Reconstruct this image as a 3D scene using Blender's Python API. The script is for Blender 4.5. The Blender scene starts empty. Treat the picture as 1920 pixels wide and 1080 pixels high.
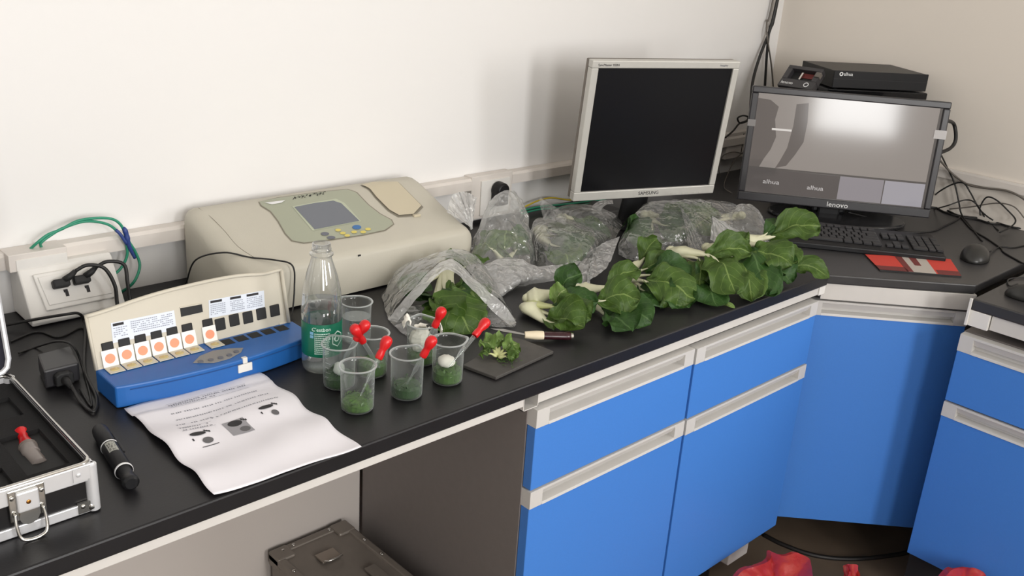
import bpy, bmesh, math, random
from mathutils import Vector, Matrix, noise
from math import pi, sin, cos, radians
random.seed(7)
SC = bpy.context.scene
COL = SC.collection

# ------------------------------------------------------------------ camera, world, lights, exposure
CAM = Vector((-0.11655, -1.72675, 0.68982))
F = Vector((0.65767, 0.66726, -0.34961)).normalized()
FPX = 1800.37
_y, _p, _r = radians(44.58546), radians(-20.46367), radians(3.939)
_right = Vector((cos(_y), -sin(_y), 0)); _up = _right.cross(F)
RT = (_right*cos(_r) + _up*sin(_r)).normalized(); UP = RT.cross(F).normalized()
cd = bpy.data.cameras.new('camera'); cam = bpy.data.objects.new('camera', cd); COL.objects.link(cam)
cd.sensor_width = 36; cd.sensor_fit = 'HORIZONTAL'; cd.lens = FPX/1920*36; cd.clip_start = .02
cam.matrix_world = Matrix(((RT.x, UP.x, -F.x, CAM.x), (RT.y, UP.y, -F.y, CAM.y), (RT.z, UP.z, -F.z, CAM.z), (0, 0, 0, 1)))
SC.camera = cam
w = bpy.data.worlds.new('world'); SC.world = w; w.use_nodes = True
w.node_tree.nodes['Background'].inputs[0].default_value = (.86, .93, 1, 1)
w.node_tree.nodes['Background'].inputs[1].default_value = 1.0
SC.view_settings.view_transform = 'Standard'; SC.view_settings.look = 'None'
SC.view_settings.exposure = -0.2; SC.view_settings.gamma = 1; SC.view_settings.use_curve_mapping = False
SC.cycles.transparent_max_bounces = 40; SC.cycles.max_bounces = 10; SC.cycles.use_denoising = True
SC.cycles.caustics_reflective = False; SC.cycles.caustics_refractive = False

def area(name, loc, target, sx, sy, watts, col):
    l = bpy.data.lights.new(name, 'AREA'); l.shape = 'RECTANGLE'; l.size = sx; l.size_y = sy
    l.energy = watts; l.color = col
    o = bpy.data.objects.new(name, l); COL.objects.link(o); o.location = loc
    o.rotation_euler = (Vector(target)-Vector(loc)).to_track_quat('-Z', 'Y').to_euler()
    return o
# daylight through the two windows of the room (wall behind the camera, right-hand wall)
area('window_daylight_left', (-.78, -4.17, .85), (-.78, 0, .85), .75, 1.4, 56, (1, .99, .975))
area('window_daylight_middle', (.70, -4.17, .95), (.70, 0, .95), .5, 1.2, 60, (1, .99, .975))
area('window_daylight_side', (2.71, -2.95, .95), (0, -2.95, .95), 1.15, 1.1, 46, (1, .99, .975))

# ------------------------------------------------------------------ measuring helpers (photo pixel -> point on a real plane)
def ray(px, py): return F + RT*((px-960)/FPX) - UP*((py-540)/FPX)
def Z(px, py, z=0.0):
    d = ray(px, py); return CAM + d*((z-CAM.z)/d.z)
def YP(px, py, y):
    d = ray(px, py); return CAM + d*((y-CAM.y)/d.y)
def XP(px, py, x):
    d = ray(px, py); return CAM + d*((x-CAM.x)/d.x)
def PLN(px, py, pt, n):
    d = ray(px, py); return CAM + d*((Vector(pt)-CAM).dot(n)/d.dot(n))

# ------------------------------------------------------------------ materials
def lin(c):
    c = c/255; return c/12.92 if c <= .04045 else ((c+.055)/1.055)**2.4
def S(r, g, b): return (lin(r), lin(g), lin(b), 1)
MATS = {}
def mat(name, col, rough=.5, metal=0, spec=.5, noise_amt=0, noise_scale=40, bump=0, bump_scale=200, emit=None, emit_s=0, coat=0, alpha=1):
    if name in MATS: return MATS[name]
    m = bpy.data.materials.new(name); m.use_nodes = True; nt = m.node_tree; b = nt.nodes['Principled BSDF']
    b.inputs['Base Color'].default_value = col; b.inputs['Roughness'].default_value = rough
    b.inputs['Metallic'].default_value = metal; b.inputs['Specular IOR Level'].default_value = spec
    b.inputs['Coat Weight'].default_value = coat
    if emit: b.inputs['Emission Color'].default_value = emit; b.inputs['Emission Strength'].default_value = emit_s
    tc = nt.nodes.new('ShaderNodeTexCoord')
    if noise_amt:
        n = nt.nodes.new('ShaderNodeTexNoise'); n.inputs['Scale'].default_value = noise_scale; n.inputs['Detail'].default_value = 5
        nt.links.new(tc.outputs['Object'], n.inputs['Vector'])
        mx = nt.nodes.new('ShaderNodeMix'); mx.data_type = 'RGBA'; mx.blend_type = 'MULTIPLY'
        mx.inputs[0].default_value = 1
        rp = nt.nodes.new('ShaderNodeValToRGB'); v0 = 1-noise_amt
        rp.color_ramp.elements[0].position = .3; rp.color_ramp.elements[0].color = (v0, v0, v0, 1)
        rp.color_ramp.elements[1].position = .7; rp.color_ramp.elements[1].color = (1, 1, 1, 1)
        nt.links.new(n.outputs['Fac'], rp.inputs[0]); nt.links.new(rp.outputs[0], mx.inputs[7])
        mx.inputs[6].default_value = col; nt.links.new(mx.outputs[2], b.inputs['Base Color'])
    if bump:
        n = nt.nodes.new('ShaderNodeTexNoise'); n.inputs['Scale'].default_value = bump_scale; n.inputs['Detail'].default_value = 3
        nt.links.new(tc.outputs['Object'], n.inputs['Vector'])
        bp = nt.nodes.new('ShaderNodeBump'); bp.inputs['Strength'].default_value = bump; bp.inputs['Distance'].default_value = .002
        nt.links.new(n.outputs['Fac'], bp.inputs['Height']); nt.links.new(bp.outputs[0], b.inputs['Normal'])
    MATS[name] = m; return m

def thin_mat(name, tint, body, f0, f1, gloss=.1, rough=.1, translucent=.5, bump=0, bump_scale=60, crease=False):
    """thin clear/milky sheet: transparent, with a milky body that grows at grazing angles and a sharp reflection"""
    m = bpy.data.materials.new(name); m.use_nodes = True; nt = m.node_tree; nt.nodes.clear()
    out = nt.nodes.new('ShaderNodeOutputMaterial'); tr = nt.nodes.new('ShaderNodeBsdfTransparent'); tr.inputs[0].default_value = tint
    df = nt.nodes.new('ShaderNodeBsdfDiffuse'); df.inputs[0].default_value = body
    tl = nt.nodes.new('ShaderNodeBsdfTranslucent'); tl.inputs[0].default_value = body
    m1 = nt.nodes.new('ShaderNodeMixShader'); m1.inputs[0].default_value = translucent
    gl = nt.nodes.new('ShaderNodeBsdfGlossy'); gl.inputs['Roughness'].default_value = rough
    lw = nt.nodes.new('ShaderNodeLayerWeight'); lw.inputs[0].default_value = .5
    mr = nt.nodes.new('ShaderNodeMapRange'); mr.inputs[3].default_value = f0; mr.inputs[4].default_value = f1
    pw = nt.nodes.new('ShaderNodeMath'); pw.operation = 'POWER'; pw.inputs[1].default_value = 2.2
    L = nt.links.new
    L(lw.outputs['Facing'], pw.inputs[0]); L(pw.outputs[0], mr.inputs[0])
    L(df.outputs[0], m1.inputs[1]); L(tl.outputs[0], m1.inputs[2])
    m2 = nt.nodes.new('ShaderNodeMixShader'); L(mr.outputs[0], m2.inputs[0]); L(tr.outputs[0], m2.inputs[1]); L(m1.outputs[0], m2.inputs[2])
    m3 = nt.nodes.new('ShaderNodeMixShader'); fr = nt.nodes.new('ShaderNodeMapRange'); fr.inputs[3].default_value = gloss*.5; fr.inputs[4].default_value = min(1, gloss*5)
    L(pw.outputs[0], fr.inputs[0]); L(fr.outputs[0], m3.inputs[0]); L(m2.outputs[0], m3.inputs[1]); L(gl.outputs[0], m3.inputs[2])
    if bump:
        tc = nt.nodes.new('ShaderNodeTexCoord'); n = nt.nodes.new('ShaderNodeTexNoise'); n.inputs['Scale'].default_value = bump_scale; n.inputs['Detail'].default_value = 4
        L(tc.outputs['Object'], n.inputs['Vector']); bp = nt.nodes.new('ShaderNodeBump'); bp.inputs['Strength'].default_value = bump; bp.inputs['Distance'].default_value = .004
        hsrc = n.outputs['Fac']
        if crease:   # crumpled film: facets of two sizes
            dist = nt.nodes.new('ShaderNodeVectorMath'); dist.operation = 'MULTIPLY_ADD'; dist.inputs[1].default_value = (.03, .03, .03)
            L(n.outputs['Color'], dist.inputs[0]); L(tc.outputs['Object'], dist.inputs[2])
            acc = None
            for sc_v, wt in ((bump_scale, 1.0), (bump_scale*2.7, .45)):
                vo = nt.nodes.new('ShaderNodeTexVoronoi'); vo.inputs['Scale'].default_value = sc_v; L(dist.outputs[0], vo.inputs['Vector'])
                ml = nt.nodes.new('ShaderNodeMath'); ml.operation = 'MULTIPLY'; ml.inputs[1].default_value = wt; L(vo.outputs['Distance'], ml.inputs[0])
                if acc is None: acc = ml.outputs[0]
                else:
                    ad = nt.nodes.new('ShaderNodeMath'); ad.operation = 'ADD'; L(acc, ad.inputs[0]); L(ml.outputs[0], ad.inputs[1]); acc = ad.outputs[0]
            hsrc = acc; bp.inputs['Distance'].default_value = .012
        L(hsrc, bp.inputs['Height'])
        for q in ((gl,) if crease else (df, gl)): L(bp.outputs[0], q.inputs['Normal'])
    L(m3.outputs[0], out.inputs[0]); MATS[name] = m; return m

def leaf_mat(name, c_dark, c_light, vein, veinmix=.75):
    m = bpy.data.materials.new(name); m.use_nodes = True; nt = m.node_tree; b = nt.nodes['Principled BSDF']; L = nt.links.new
    N = nt.nodes.new
    uv = N('ShaderNodeUVMap'); uv.uv_map = 'leaf'; sp = N('ShaderNodeSeparateXYZ'); L(uv.outputs[0], sp.inputs[0])
    tc = N('ShaderNodeTexCoord')
    def M(op, a, c=None, v=None):
        q = N('ShaderNodeMath'); q.operation = op
        L(a, q.inputs[0])
        if c is not None: L(c, q.inputs[1])
        if v is not None: q.inputs[1].default_value = v
        return q.outputs[0]
    av = M('ABSOLUTE', sp.outputs['Y'])
    rib = M('LESS_THAN', av, None, .035)
    a1 = M('MULTIPLY', sp.outputs['X'], None, 6.0); a2 = M('MULTIPLY', M('POWER', av, None, 1.25), None, 2.2)
    fr = M('FRACT', M('SUBTRACT', a1, a2)); d = M('ABSOLUTE', M('SUBTRACT', fr, None, .5))
    side = M('GREATER_THAN', d, None, .465)
    n1 = N('ShaderNodeTexNoise'); n1.inputs['Scale'].default_value = 55; n1.inputs['Detail'].default_value = 4; L(tc.outputs['Object'], n1.inputs['Vector'])
    v = M('MAXIMUM', rib, M('MULTIPLY', side, None, .55))
    mx = N('ShaderNodeMix'); mx.data_type = 'RGBA'; L(n1.outputs['Fac'], mx.inputs[0]); mx.inputs[6].default_value = c_dark; mx.inputs[7].default_value = c_light
    # lower part of the blade is paler
    m2 = N('ShaderNodeMix'); m2.data_type = 'RGBA'; L(M('MULTIPLY', v, None, veinmix), m2.inputs[0]); L(mx.outputs[2], m2.inputs[6]); m2.inputs[7].default_value = vein
    L(m2.outputs[2], b.inputs['Base Color']); b.inputs['Roughness'].default_value = .48; b.inputs['Specular IOR Level'].default_value = .35
    bp = N('ShaderNodeBump'); bp.inputs['Strength'].default_value = .6; bp.inputs['Distance'].default_value = .002
    vo = N('ShaderNodeTexNoise'); vo.inputs['Scale'].default_value = 170; vo.inputs['Detail'].default_value = 2; L(tc.outputs['Object'], vo.inputs['Vector'])
    hs = M('SUBTRACT', vo.outputs['Fac'], v); L(hs, bp.inputs['Height']); L(bp.outputs[0], b.inputs['Normal'])
    tl = N('ShaderNodeBsdfTranslucent'); L(m2.outputs[2], tl.inputs[0]); ms = N('ShaderNodeMixShader'); ms.inputs[0].default_value = .22
    L(b.outputs[0], ms.inputs[1]); L(tl.outputs[0], ms.inputs[2]); L(ms.outputs[0], nt.nodes['Material Output'].inputs[0])
    MATS[name] = m; return m

WALL = mat('white_paint', S(232, 230, 228), .45, bump=.12, bump_scale=8, spec=.3)
WALLR = mat('white_paint_shaded', S(226, 218, 208), .5, bump=.1, bump_scale=8, spec=.3)  # same paint as the back wall, weaker light put into a darker, warmer colour
FLOOR = mat('floor_vinyl', S(112, 98, 84), .4, noise_amt=.3, noise_scale=6)
CEIL = mat('ceiling_paint', S(235, 233, 228), .8)
TOP = mat('black_worktop', S(29, 28, 30), .40, spec=.36, noise_amt=.15, noise_scale=30, bump=.05, bump_scale=300)
TOPC = mat('grey_black_worktop', S(54, 53, 54), .36, spec=.5, noise_amt=.12, noise_scale=30); TOPE = mat('worktop_edge', S(34, 32, 34), .5, spec=.3)
STEEL = mat('painted_steel', S(205, 201, 196), .45, noise_amt=.05, noise_scale=20)
ALUP = mat('handle_profile', S(204, 201, 197), .35, noise_amt=.05, noise_scale=10)
BLUE = mat('blue_laminate', S(68, 127, 207), .45, noise_amt=.05, noise_scale=500, spec=.4)
GREYP = mat('grey_panel', S(120, 113, 110), .5, noise_amt=.05, noise_scale=60)
BACKP = mat('pale_back_panel', S(186, 178, 172), .35)
TRUNK = mat('trunking_plastic', S(220, 213, 206), .45, noise_amt=.08, noise_scale=18)
WPL = mat('white_plastic', S(226, 223, 218), .4, noise_amt=.05, noise_scale=25)
BEIGE = mat('beige_moulded_plastic', S(190, 185, 171), .5, noise_amt=.06, noise_scale=9, bump=.1, bump_scale=500)
TAN = mat('tan_plastic', S(194, 184, 160), .5)
PANEL = mat('green_grey_foil', S(158, 161, 142), .45)
LCD = mat('lcd_grey', S(104, 108, 116), .25)
SEAM = mat('seam_dark', S(132, 126, 112), .6)
BLKP = mat('black_plastic', S(24, 24, 26), .4, spec=.28, bump=.06, bump_scale=600)
BLKM = mat('black_matte', S(26, 26, 27), .65)
BLKG = mat('black_gloss', S(18, 18, 20), .15)
CABLE = mat('cable_rubber', S(24, 23, 23), .5)
CABLEG = mat('cable_grey', S(98, 92, 86), .5)
GREEN = mat('green_cable', S(44, 140, 110), .45)
YELLOW = mat('yellow_cable', S(200, 175, 40), .45)
TAPE = mat('blue_tape', S(44, 66, 130), .5)
SILVER = mat('silver_plastic', S(196, 194, 188), .38, metal=.25, noise_amt=.04, noise_scale=50)
DKGREY = mat('dark_grey_plastic', S(70, 69, 72), .35)
ALU = mat('brushed_aluminium', S(222, 222, 224), .32, metal=.4, noise_amt=.06, noise_scale=40)
CHROME = mat('chrome', S(205, 203, 198), .18, metal=1)
FOAM = mat('black_foam', S(20, 19, 20), .95, bump=.3, bump_scale=900)
DETB = mat('detector_blue', S(34, 98, 172), .42, noise_amt=.12, noise_scale=14)
LIDC = mat('lid_cream', S(205, 198, 182), .5, noise_amt=.05, noise_scale=12)
WHITE = mat('white_paper', S(232, 229, 234), .75)
STICK = mat('sticker_white', S(220, 226, 236), .5)
INK = mat('ink_grey', S(112, 112, 120), .8); INKL = mat('ink_pale', S(150, 154, 168), .8)
INKD = mat('ink_dark', S(38, 36, 38), .7)
CARD = mat('card_white', S(240, 238, 234), .6)
SALMON = mat('salmon_dot', S(246, 154, 120), .6)
WETD = mat('wet_reagent', S(196, 180, 128), .15)
CARDL = mat('card_damp', S(206, 202, 184), .4)
RED = mat('red_rubber', S(206, 26, 30), .32)
GLASS = thin_mat('thin_glass', (.92, .95, .94, 1), (.82, .86, .86, 1), .07, .85, .2, .06)
PPBK = thin_mat('beaker_plastic', (.92, .94, .93, 1), (.72, .76, .75, 1), .045, .62, .08, .12, .4)
RIMM = thin_mat('beaker_rim', (.85, .88, .88, 1), (.82, .86, .86, 1), .45, .9, .12, .12, .4)
PET = thin_mat('bottle_plastic', (.95, .96, .96, 1), (.8, .83, .85, 1), .015, .4, .2, .04)
WATER = thin_mat('water', (.90, .93, .93, 1), (.7, .75, .76, 1), .04, .3, .12, .02)
FILM = thin_mat('bag_film', (.97, .975, .97, 1), (.9, .91, .9, 1), .14, .40, .15, .14, .5, .6, 26, True)
FILM2 = thin_mat('bag_film_bunched', (.9, .91, .9, 1), (.96, .96, .96, 1), .50, .86, .28, .16, .45, .7, 40, True)
REDF = thin_mat('red_bag_film', (.7, .06, .04, 1), (.86, .06, .045, 1), .8, .98, .1, .25, .45, .5, 60)
LABEL = mat('bottle_label_green', S(14, 104, 78), .3)
LTXT = mat('label_text', S(200, 222, 212), .5)
PETI = mat('bok_choy_stalk', S(222, 221, 190), .38, noise_amt=.12, noise_scale=25)
PETY = mat('bok_choy_inner_stalk', S(206, 210, 150), .4, noise_amt=.1, noise_scale=30)
LEAF = leaf_mat('bok_choy_leaf', S(44, 70, 22), S(88, 116, 48), S(140, 162, 92), .6)
LEAF2 = leaf_mat('bok_choy_leaf_dark', S(34, 64, 26), S(62, 96, 42), S(104, 134, 80), .5)
LEAFI = leaf_mat('bok_choy_leaf_young', S(84, 116, 52), S(134, 160, 88), S(196, 208, 150), .7)
MASH = mat('chopped_green', S(74, 112, 38), .4, noise_amt=.5, noise_scale=120)
MASH2 = mat('chopped_green_dark', S(42, 76, 30), .35, noise_amt=.4, noise_scale=120)
TISSUE = mat('tissue', S(236, 232, 222), .9)
BOARD = mat('slate_board', S(74, 71, 68), .6, noise_amt=.25, noise_scale=60)
MAROON = mat('maroon_handle', S(52, 20, 26), .2)
CREAMH = mat('cream_handle', S(228, 214, 186), .5)
BLADE = mat('blade_steel', S(170, 168, 164), .25, metal=1)
PADR = mat('pad_red', S(200, 62, 50), .7); PADW = mat('pad_grey', S(180, 172, 164), .7); PADD = mat('pad_dark', S(110, 44, 42), .7)
DARKCASE = mat('case_grey_metal', S(124, 116, 108), .4, metal=.3, noise_amt=.1, noise_scale=30)
LOGO = mat('logo_white', S(225, 225, 225), .4)
BTNB = mat('button_blue', S(52, 104, 160), .4); BTNG = mat('button_grey', S(98, 100, 110), .4); BTNY = mat('button_yellow', S(206, 190, 96), .4)

# ------------------------------------------------------------------ mesh builder
class MB:
    def __init__(s): s.bm = bmesh.new(); s.uv = None
    def box(s, x0, y0, z0, x1, y1, z1, M=None):
        r = bmesh.ops.create_cube(s.bm, size=1)['verts']
        for v in r:
            v.co = Vector((x0+(v.co.x+.5)*(x1-x0), y0+(v.co.y+.5)*(y1-y0), z0+(v.co.z+.5)*(z1-z0)))
            if M: v.co = M @ v.co
        return r
    def quad(s, pts):
        vs = [s.bm.verts.new(Vector(p)) for p in pts]; s.bm.faces.new(vs); return vs
    def prism(s, poly, off, M=None):
        """closed polygon (3-D points) extruded by the vector off"""
        off = Vector(off); a = [s.bm.verts.new(Vector(p)) for p in poly]; b = [s.bm.verts.new(Vector(p)+off) for p in poly]
        n = len(a); s.bm.faces.new(a[::-1]); s.bm.faces.new(b)
        for i in range(n): s.bm.faces.new((a[i], a[(i+1) % n], b[(i+1) % n], b[i]))
        if M:
            for v in a+b: v.co = M @ v.co
    def cyl(s, p0, p1, r0, r1=None, n=20, cap=True):
        s.tube([p0, p1], [r0, r0 if r1 is None else r1], n, cap)
    def tube(s, pts, r, n=8, cap=True, flat=1.0):
        pts = [Vector(p) for p in pts]; k = len(pts)
        rs = r if isinstance(r, (list, tuple)) else [r]*k
        rings = []; ref = None
        for i, p in enumerate(pts):
            t = (pts[min(i+1, k-1)]-pts[max(i-1, 0)])
            if t.length < 1e-9: t = Vector((0, 0, 1))
            t.normalize()
            if ref is None: ref = Vector((0, 0, 1)) if abs(t.z) < .9 else Vector((1, 0, 0))
            u = ref - t*ref.dot(t); u.normalize(); ref = u; v = t.cross(u)
            rings.append([s.bm.verts.new(p + (u*cos(2*pi*j/n)*flat + v*sin(2*pi*j/n))*rs[i]) for j in range(n)])
        for a, b in zip(rings, rings[1:]):
            for j in range(n): s.bm.faces.new((a[j], a[(j+1) % n], b[(j+1) % n], b[j]))
        if cap: s.bm.faces.new(rings[0][::-1]); s.bm.faces.new(rings[-1])
    def lathe(s, prof, n=40, c=(0, 0, 0), M=None, fn=None):
        c = Vector(c); rings = []
        for (r, z) in prof:
            ring = []
            for j in range(n):
                a = 2*pi*j/n; p = Vector((r*cos(a), r*sin(a), z))
                if fn: p = fn(p, a, r, z)
                if M: p = M @ p
                ring.append(s.bm.verts.new(p+c))
            rings.append(ring)
        for a, b in zip(rings, rings[1:]):
            for j in range(n): s.bm.faces.new((a[j], a[(j+1) % n], b[(j+1) % n], b[j]))
        return rings
    def ball(s, c, rx, ry=None, rz=None, seg=14):
        ry = rx if ry is None else ry; rz = rx if rz is None else rz
        r = bmesh.ops.create_uvsphere(s.bm, u_segments=seg, v_segments=max(6, seg//2), radius=1)['verts']
        for v in r: v.co = Vector((c[0]+v.co.x*rx, c[1]+v.co.y*ry, c[2]+v.co.z*rz))
        return r
    def grid(s, P, uvs=None):
        """P[i][j] points -> quads"""
        V = [[s.bm.verts.new(p) for p in row] for row in P]
        if uvs and s.uv is None: s.uv = s.bm.loops.layers.uv.new('leaf')
        for i in range(len(P)-1):
            for j in range(len(P[0])-1):
                f = s.bm.faces.new((V[i][j], V[i+1][j], V[i+1][j+1], V[i][j+1]))
                if uvs:
                    for l, (a, b) in zip(f.loops, ((i, j), (i+1, j), (i+1, j+1), (i, j+1))): l[s.uv].uv = uvs[a][b]
    def build(s, name, m, parent=None, smooth=False, bevel=0, seg=2, world=False, solid=0, subsurf=0, angle=None):
        bmesh.ops.recalc_face_normals(s.bm, faces=s.bm.faces) if not s.uv else None
        if world and parent is not None:
            Mi = Matrix.Translation(-parent.location)
            if any(abs(a) > 1e-9 for a in parent.rotation_euler): Mi = (Matrix.Translation(parent.location) @ parent.rotation_euler.to_matrix().to_4x4()).inverted()
            s.bm.transform(Mi)
        me = bpy.data.meshes.new(name); s.bm.to_mesh(me); s.bm.free()
        ms = m if isinstance(m, (list, tuple)) else [m]
        for q in ms: me.materials.append(q)
        if smooth: me.shade_smooth()
        o = bpy.data.objects.new(name, me); COL.objects.link(o)
        if parent is not None: o.parent = parent
        if solid: q = o.modifiers.new('s', 'SOLIDIFY'); q.thickness = solid; q.offset = 0
        if bevel: q = o.modifiers.new('b', 'BEVEL'); q.width = bevel; q.segments = seg; q.limit_method = 'ANGLE'; q.angle_limit = radians(35)
        if subsurf: q = o.modifiers.new('ss', 'SUBSURF'); q.levels = subsurf; q.render_levels = subsurf
        if smooth and angle:
            me.set_sharp_from_angle(angle=radians(angle))
        return o

def tag(o, label=None, cat=None, group=None, kind=None):
    if label: o['label'] = label
    if cat: o['category'] = cat
    if group: o['group'] = group
    if kind: o['kind'] = kind
    return o
def thing(name, label, cat, loc=(0, 0, 0), rotz=0, group=None, rot=None):
    o = bpy.data.objects.new(name, None); COL.objects.link(o); o.empty_display_size = .02
    o.location = loc; o.rotation_euler = rot if rot else (0, 0, rotz)
    return tag(o, label, cat, group)
def struct(o): o['kind'] = 'structure'; return o
def B(x0, y0, z0, x1, y1, z1):
    m = MB(); m.box(x0, y0, z0, x1, y1, z1); return m

def catmull(pts, n=8):
    pts = [Vector(p) for p in pts]; out = []
    P = [pts[0]*2-pts[1]] + pts + [pts[-1]*2-pts[-2]]
    for i in range(1, len(P)-2):
        for k in range(n):
            t = k/n; a, b, c, d = P[i-1], P[i], P[i+1], P[i+2]
            out.append(.5*((2*b)+(c-a)*t+(2*a-5*b+4*c-d)*t*t+(3*b-a-3*c+d)*t**3))
    out.append(pts[-1]); return out
def cable(name, label, pts, r, m, parent=None, group=None, n=8):
    b = MB(); pp = catmull(pts, 8); loc = pp[0].copy()
    b.tube([p-loc if parent is None else p for p in pp], r, n)
    o = b.build(name, m, parent, smooth=True, world=parent is not None)
    if parent is None: o.location = loc
    if label: tag(o, label, 'cable', group)
    return o
def text(txt, size, m, parent, name, M, extrude=.0003, align='CENTER', bend=None, font_scale_x=1):
    c = bpy.data.curves.new(name, 'FONT'); c.body = txt; c.size = size; c.align_x = align; c.align_y = 'CENTER'; c.extrude = extrude; c.resolution_u = 3
    t = bpy.data.objects.new(name, c); COL.objects.link(t)
    dg = bpy.context.evaluated_depsgraph_get(); dg.update()
    me = bpy.data.meshes.new_from_object(t.evaluated_get(dg)); COL.objects.unlink(t); bpy.data.objects.remove(t)
    for v in me.vertices: v.co.x *= font_scale_x
    if bend:
        for v in me.vertices: v.co = bend(v.co)
    me.transform(M); me.materials.clear(); me.materials.append(m)
    o = bpy.data.objects.new(name, me); COL.objects.link(o); o.parent = parent; return o
def FRONT(x, y, z):  # text plane facing -y
    return Matrix.Translation((x, y, z)) @ Matrix.Rotation(pi/2, 4, 'X')
def glyphs(mb, o, ex, ey, n, w, h, rnd, lift, fn=None):
    """a row of n small illegible printed characters, each a few strokes"""
    for i in range(n):
        for k in range(4):
            a = rnd.random(); u0 = (i+.1+.5*rnd.random())*w; v0 = h*(rnd.random()*.8)
            if k % 2: du, dv = w*.55*rnd.random()+w*.15, h*.16
            else: du, dv = w*.14, h*(.3+.5*rnd.random())
            p = [o+ex*u0+ey*v0, o+ex*(u0+du)+ey*v0, o+ex*(u0+du)+ey*min(h, v0+dv), o+ex*u0+ey*min(h, v0+dv)]
            if fn: p = [fn(q) for q in p]
            mb.quad([q+lift for q in p])

# ------------------------------------------------------------------ room
XR = 2.716; FZ = -.80; CZ = 2.0; XL = -2.6; YF = -4.25
def wall(name, x0, y0, x1, y1, holes, m, thick):
    """vertical wall from (x0,y0) to (x1,y1) with rectangular window holes [(a0,a1,z0,z1)]; thickness to the outside"""
    d = Vector((x1-x0, y1-y0, 0)); Lh = d.length; d.normalize(); n = Vector((thick[0], thick[1], 0))
    b = MB(); o = Vector((x0, y0, 0))
    xs = sorted({0, Lh, *[h[0] for h in holes], *[h[1] for h in holes]}); zs = sorted({FZ, CZ, *[h[2] for h in holes], *[h[3] for h in holes]})
    for i in range(len(xs)-1):
        for j in range(len(zs)-1):
            xm = (xs[i]+xs[i+1])/2; zm = (zs[j]+zs[j+1])/2
            if any(h[0] < xm < h[1] and h[2] < zm < h[3] for h in holes): continue
            p = [o+d*xs[i]+Vector((0, 0, zs[j])), o+d*xs[i+1]+Vector((0, 0, zs[j])), o+d*xs[i+1]+Vector((0, 0, zs[j+1])), o+d*xs[i]+Vector((0, 0, zs[j+1]))]
            b.prism(p, n)
    return struct(b.build(name, m))
wall('wall_back', XL, 0, XR, 0, [], WALL, (0, .12))
wall('wall_right', XR, 0, XR, YF, [(2.35, 3.55, .38, 1.52)], WALLR, (.12, 0))
wall('wall_front', XL, YF, XR, YF, [(1.42, 2.22, .12, 1.58), (2.95, 3.65, .33, 1.57)], WALLR, (0, -.12))
wall('wall_left', XL, 0, XL, YF, [], WALL, (-.12, 0))
struct(B(XL, YF, FZ-.08, XR, 0, FZ).build('floor', FLOOR))
struct(B(XL, YF, CZ, XR, 0, CZ+.08).build('ceiling', CEIL))
def window(name, M):
    b = MB()
    for (x0, z0, x1, z1) in ((-.5, -.5, .5, -.45), (-.5, .45, .5, .5), (-.5, -.5, -.455, .5), (.455, -.5, .5, .5), (-.02, -.5, .02, .5)):
        b.box(x0, -.03, z0, x1, .03, z1, M)
    return struct(b.build(name, WPL))
window('window_1', Matrix.Translation((-.78, YF-.06, .85)) @ Matrix.Diagonal((.8, 1, 1.46, 1)))
window('window_3', Matrix.Translation((.70, YF-.06, .95)) @ Matrix.Diagonal((.7, 1, 1.24, 1)))
window('window_2', Matrix.Translation((XR+.06, -2.95, .95)) @ Matrix.Rotation(pi/2, 4, 'Z') @ Matrix.Diagonal((1.2, 1, 1.14, 1)))

# trunking along the walls (part of the room)
TY, TZ0, TZ1 = -.03, .088, .117
def trunk_profile(y0, y1): return [(y0, TZ0), (y1, TZ0), (y1, TZ1-.006), (y1+.004, TZ1), (y0, TZ1)]
b = MB(); b.prism([(XL+.01, y, z) for y, z in trunk_profile(-.001, TY)], (1.395-XL-.01, 0, 0)); b.prism([(1.53, y, z) for y, z in trunk_profile(-.001, TY)], (XR-.002-1.53, 0, 0))
struct(b.build('trim_1', TRUNK))
b = MB(); b.prism([(XR-.001+(y+.001)*.4, -.035, z+.004) for y, z in trunk_profile(-.001, TY)], (0, -3.6, 0)); struct(b.build('trim_2', TRUNK))

# ------------------------------------------------------------------ worktops
TH = .026
DG0 = Vector((1.857, -.741, 0)); DG1 = Vector((2.104, -.999, 0))
b = B(-1.6, -.752, -TH, 1.854, -.002, 0); o = b.build('worktop', [TOP], bevel=.003)
WT1 = o; tag(o, 'long black worktop of the left bench carrying the greens and testing gear', 'worktop', 'black bench worktops')
b = MB(); b.prism([(1.858, -.004, -.004), (1.858, -.742, -.004), (2.104, -.985, -.004), (XR-.003, -.985, -.004), (XR-.003, -.004, -.004)], (0, 0, -TH+.004))
o = b.build('worktop', TOPC, bevel=.003); WT2 = o; tag(o, 'corner worktop with a slanted front edge under the wide monitor and keyboard', 'worktop', 'black bench worktops')
b = B(1.99, -3.6, -TH, XR-.003, -1.022, 0); o = b.build('worktop', TOPC, bevel=.003)
WT3 = o; tag(o, 'black worktop at the right picture edge, along the right wall', 'worktop', 'black bench worktops')

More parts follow.
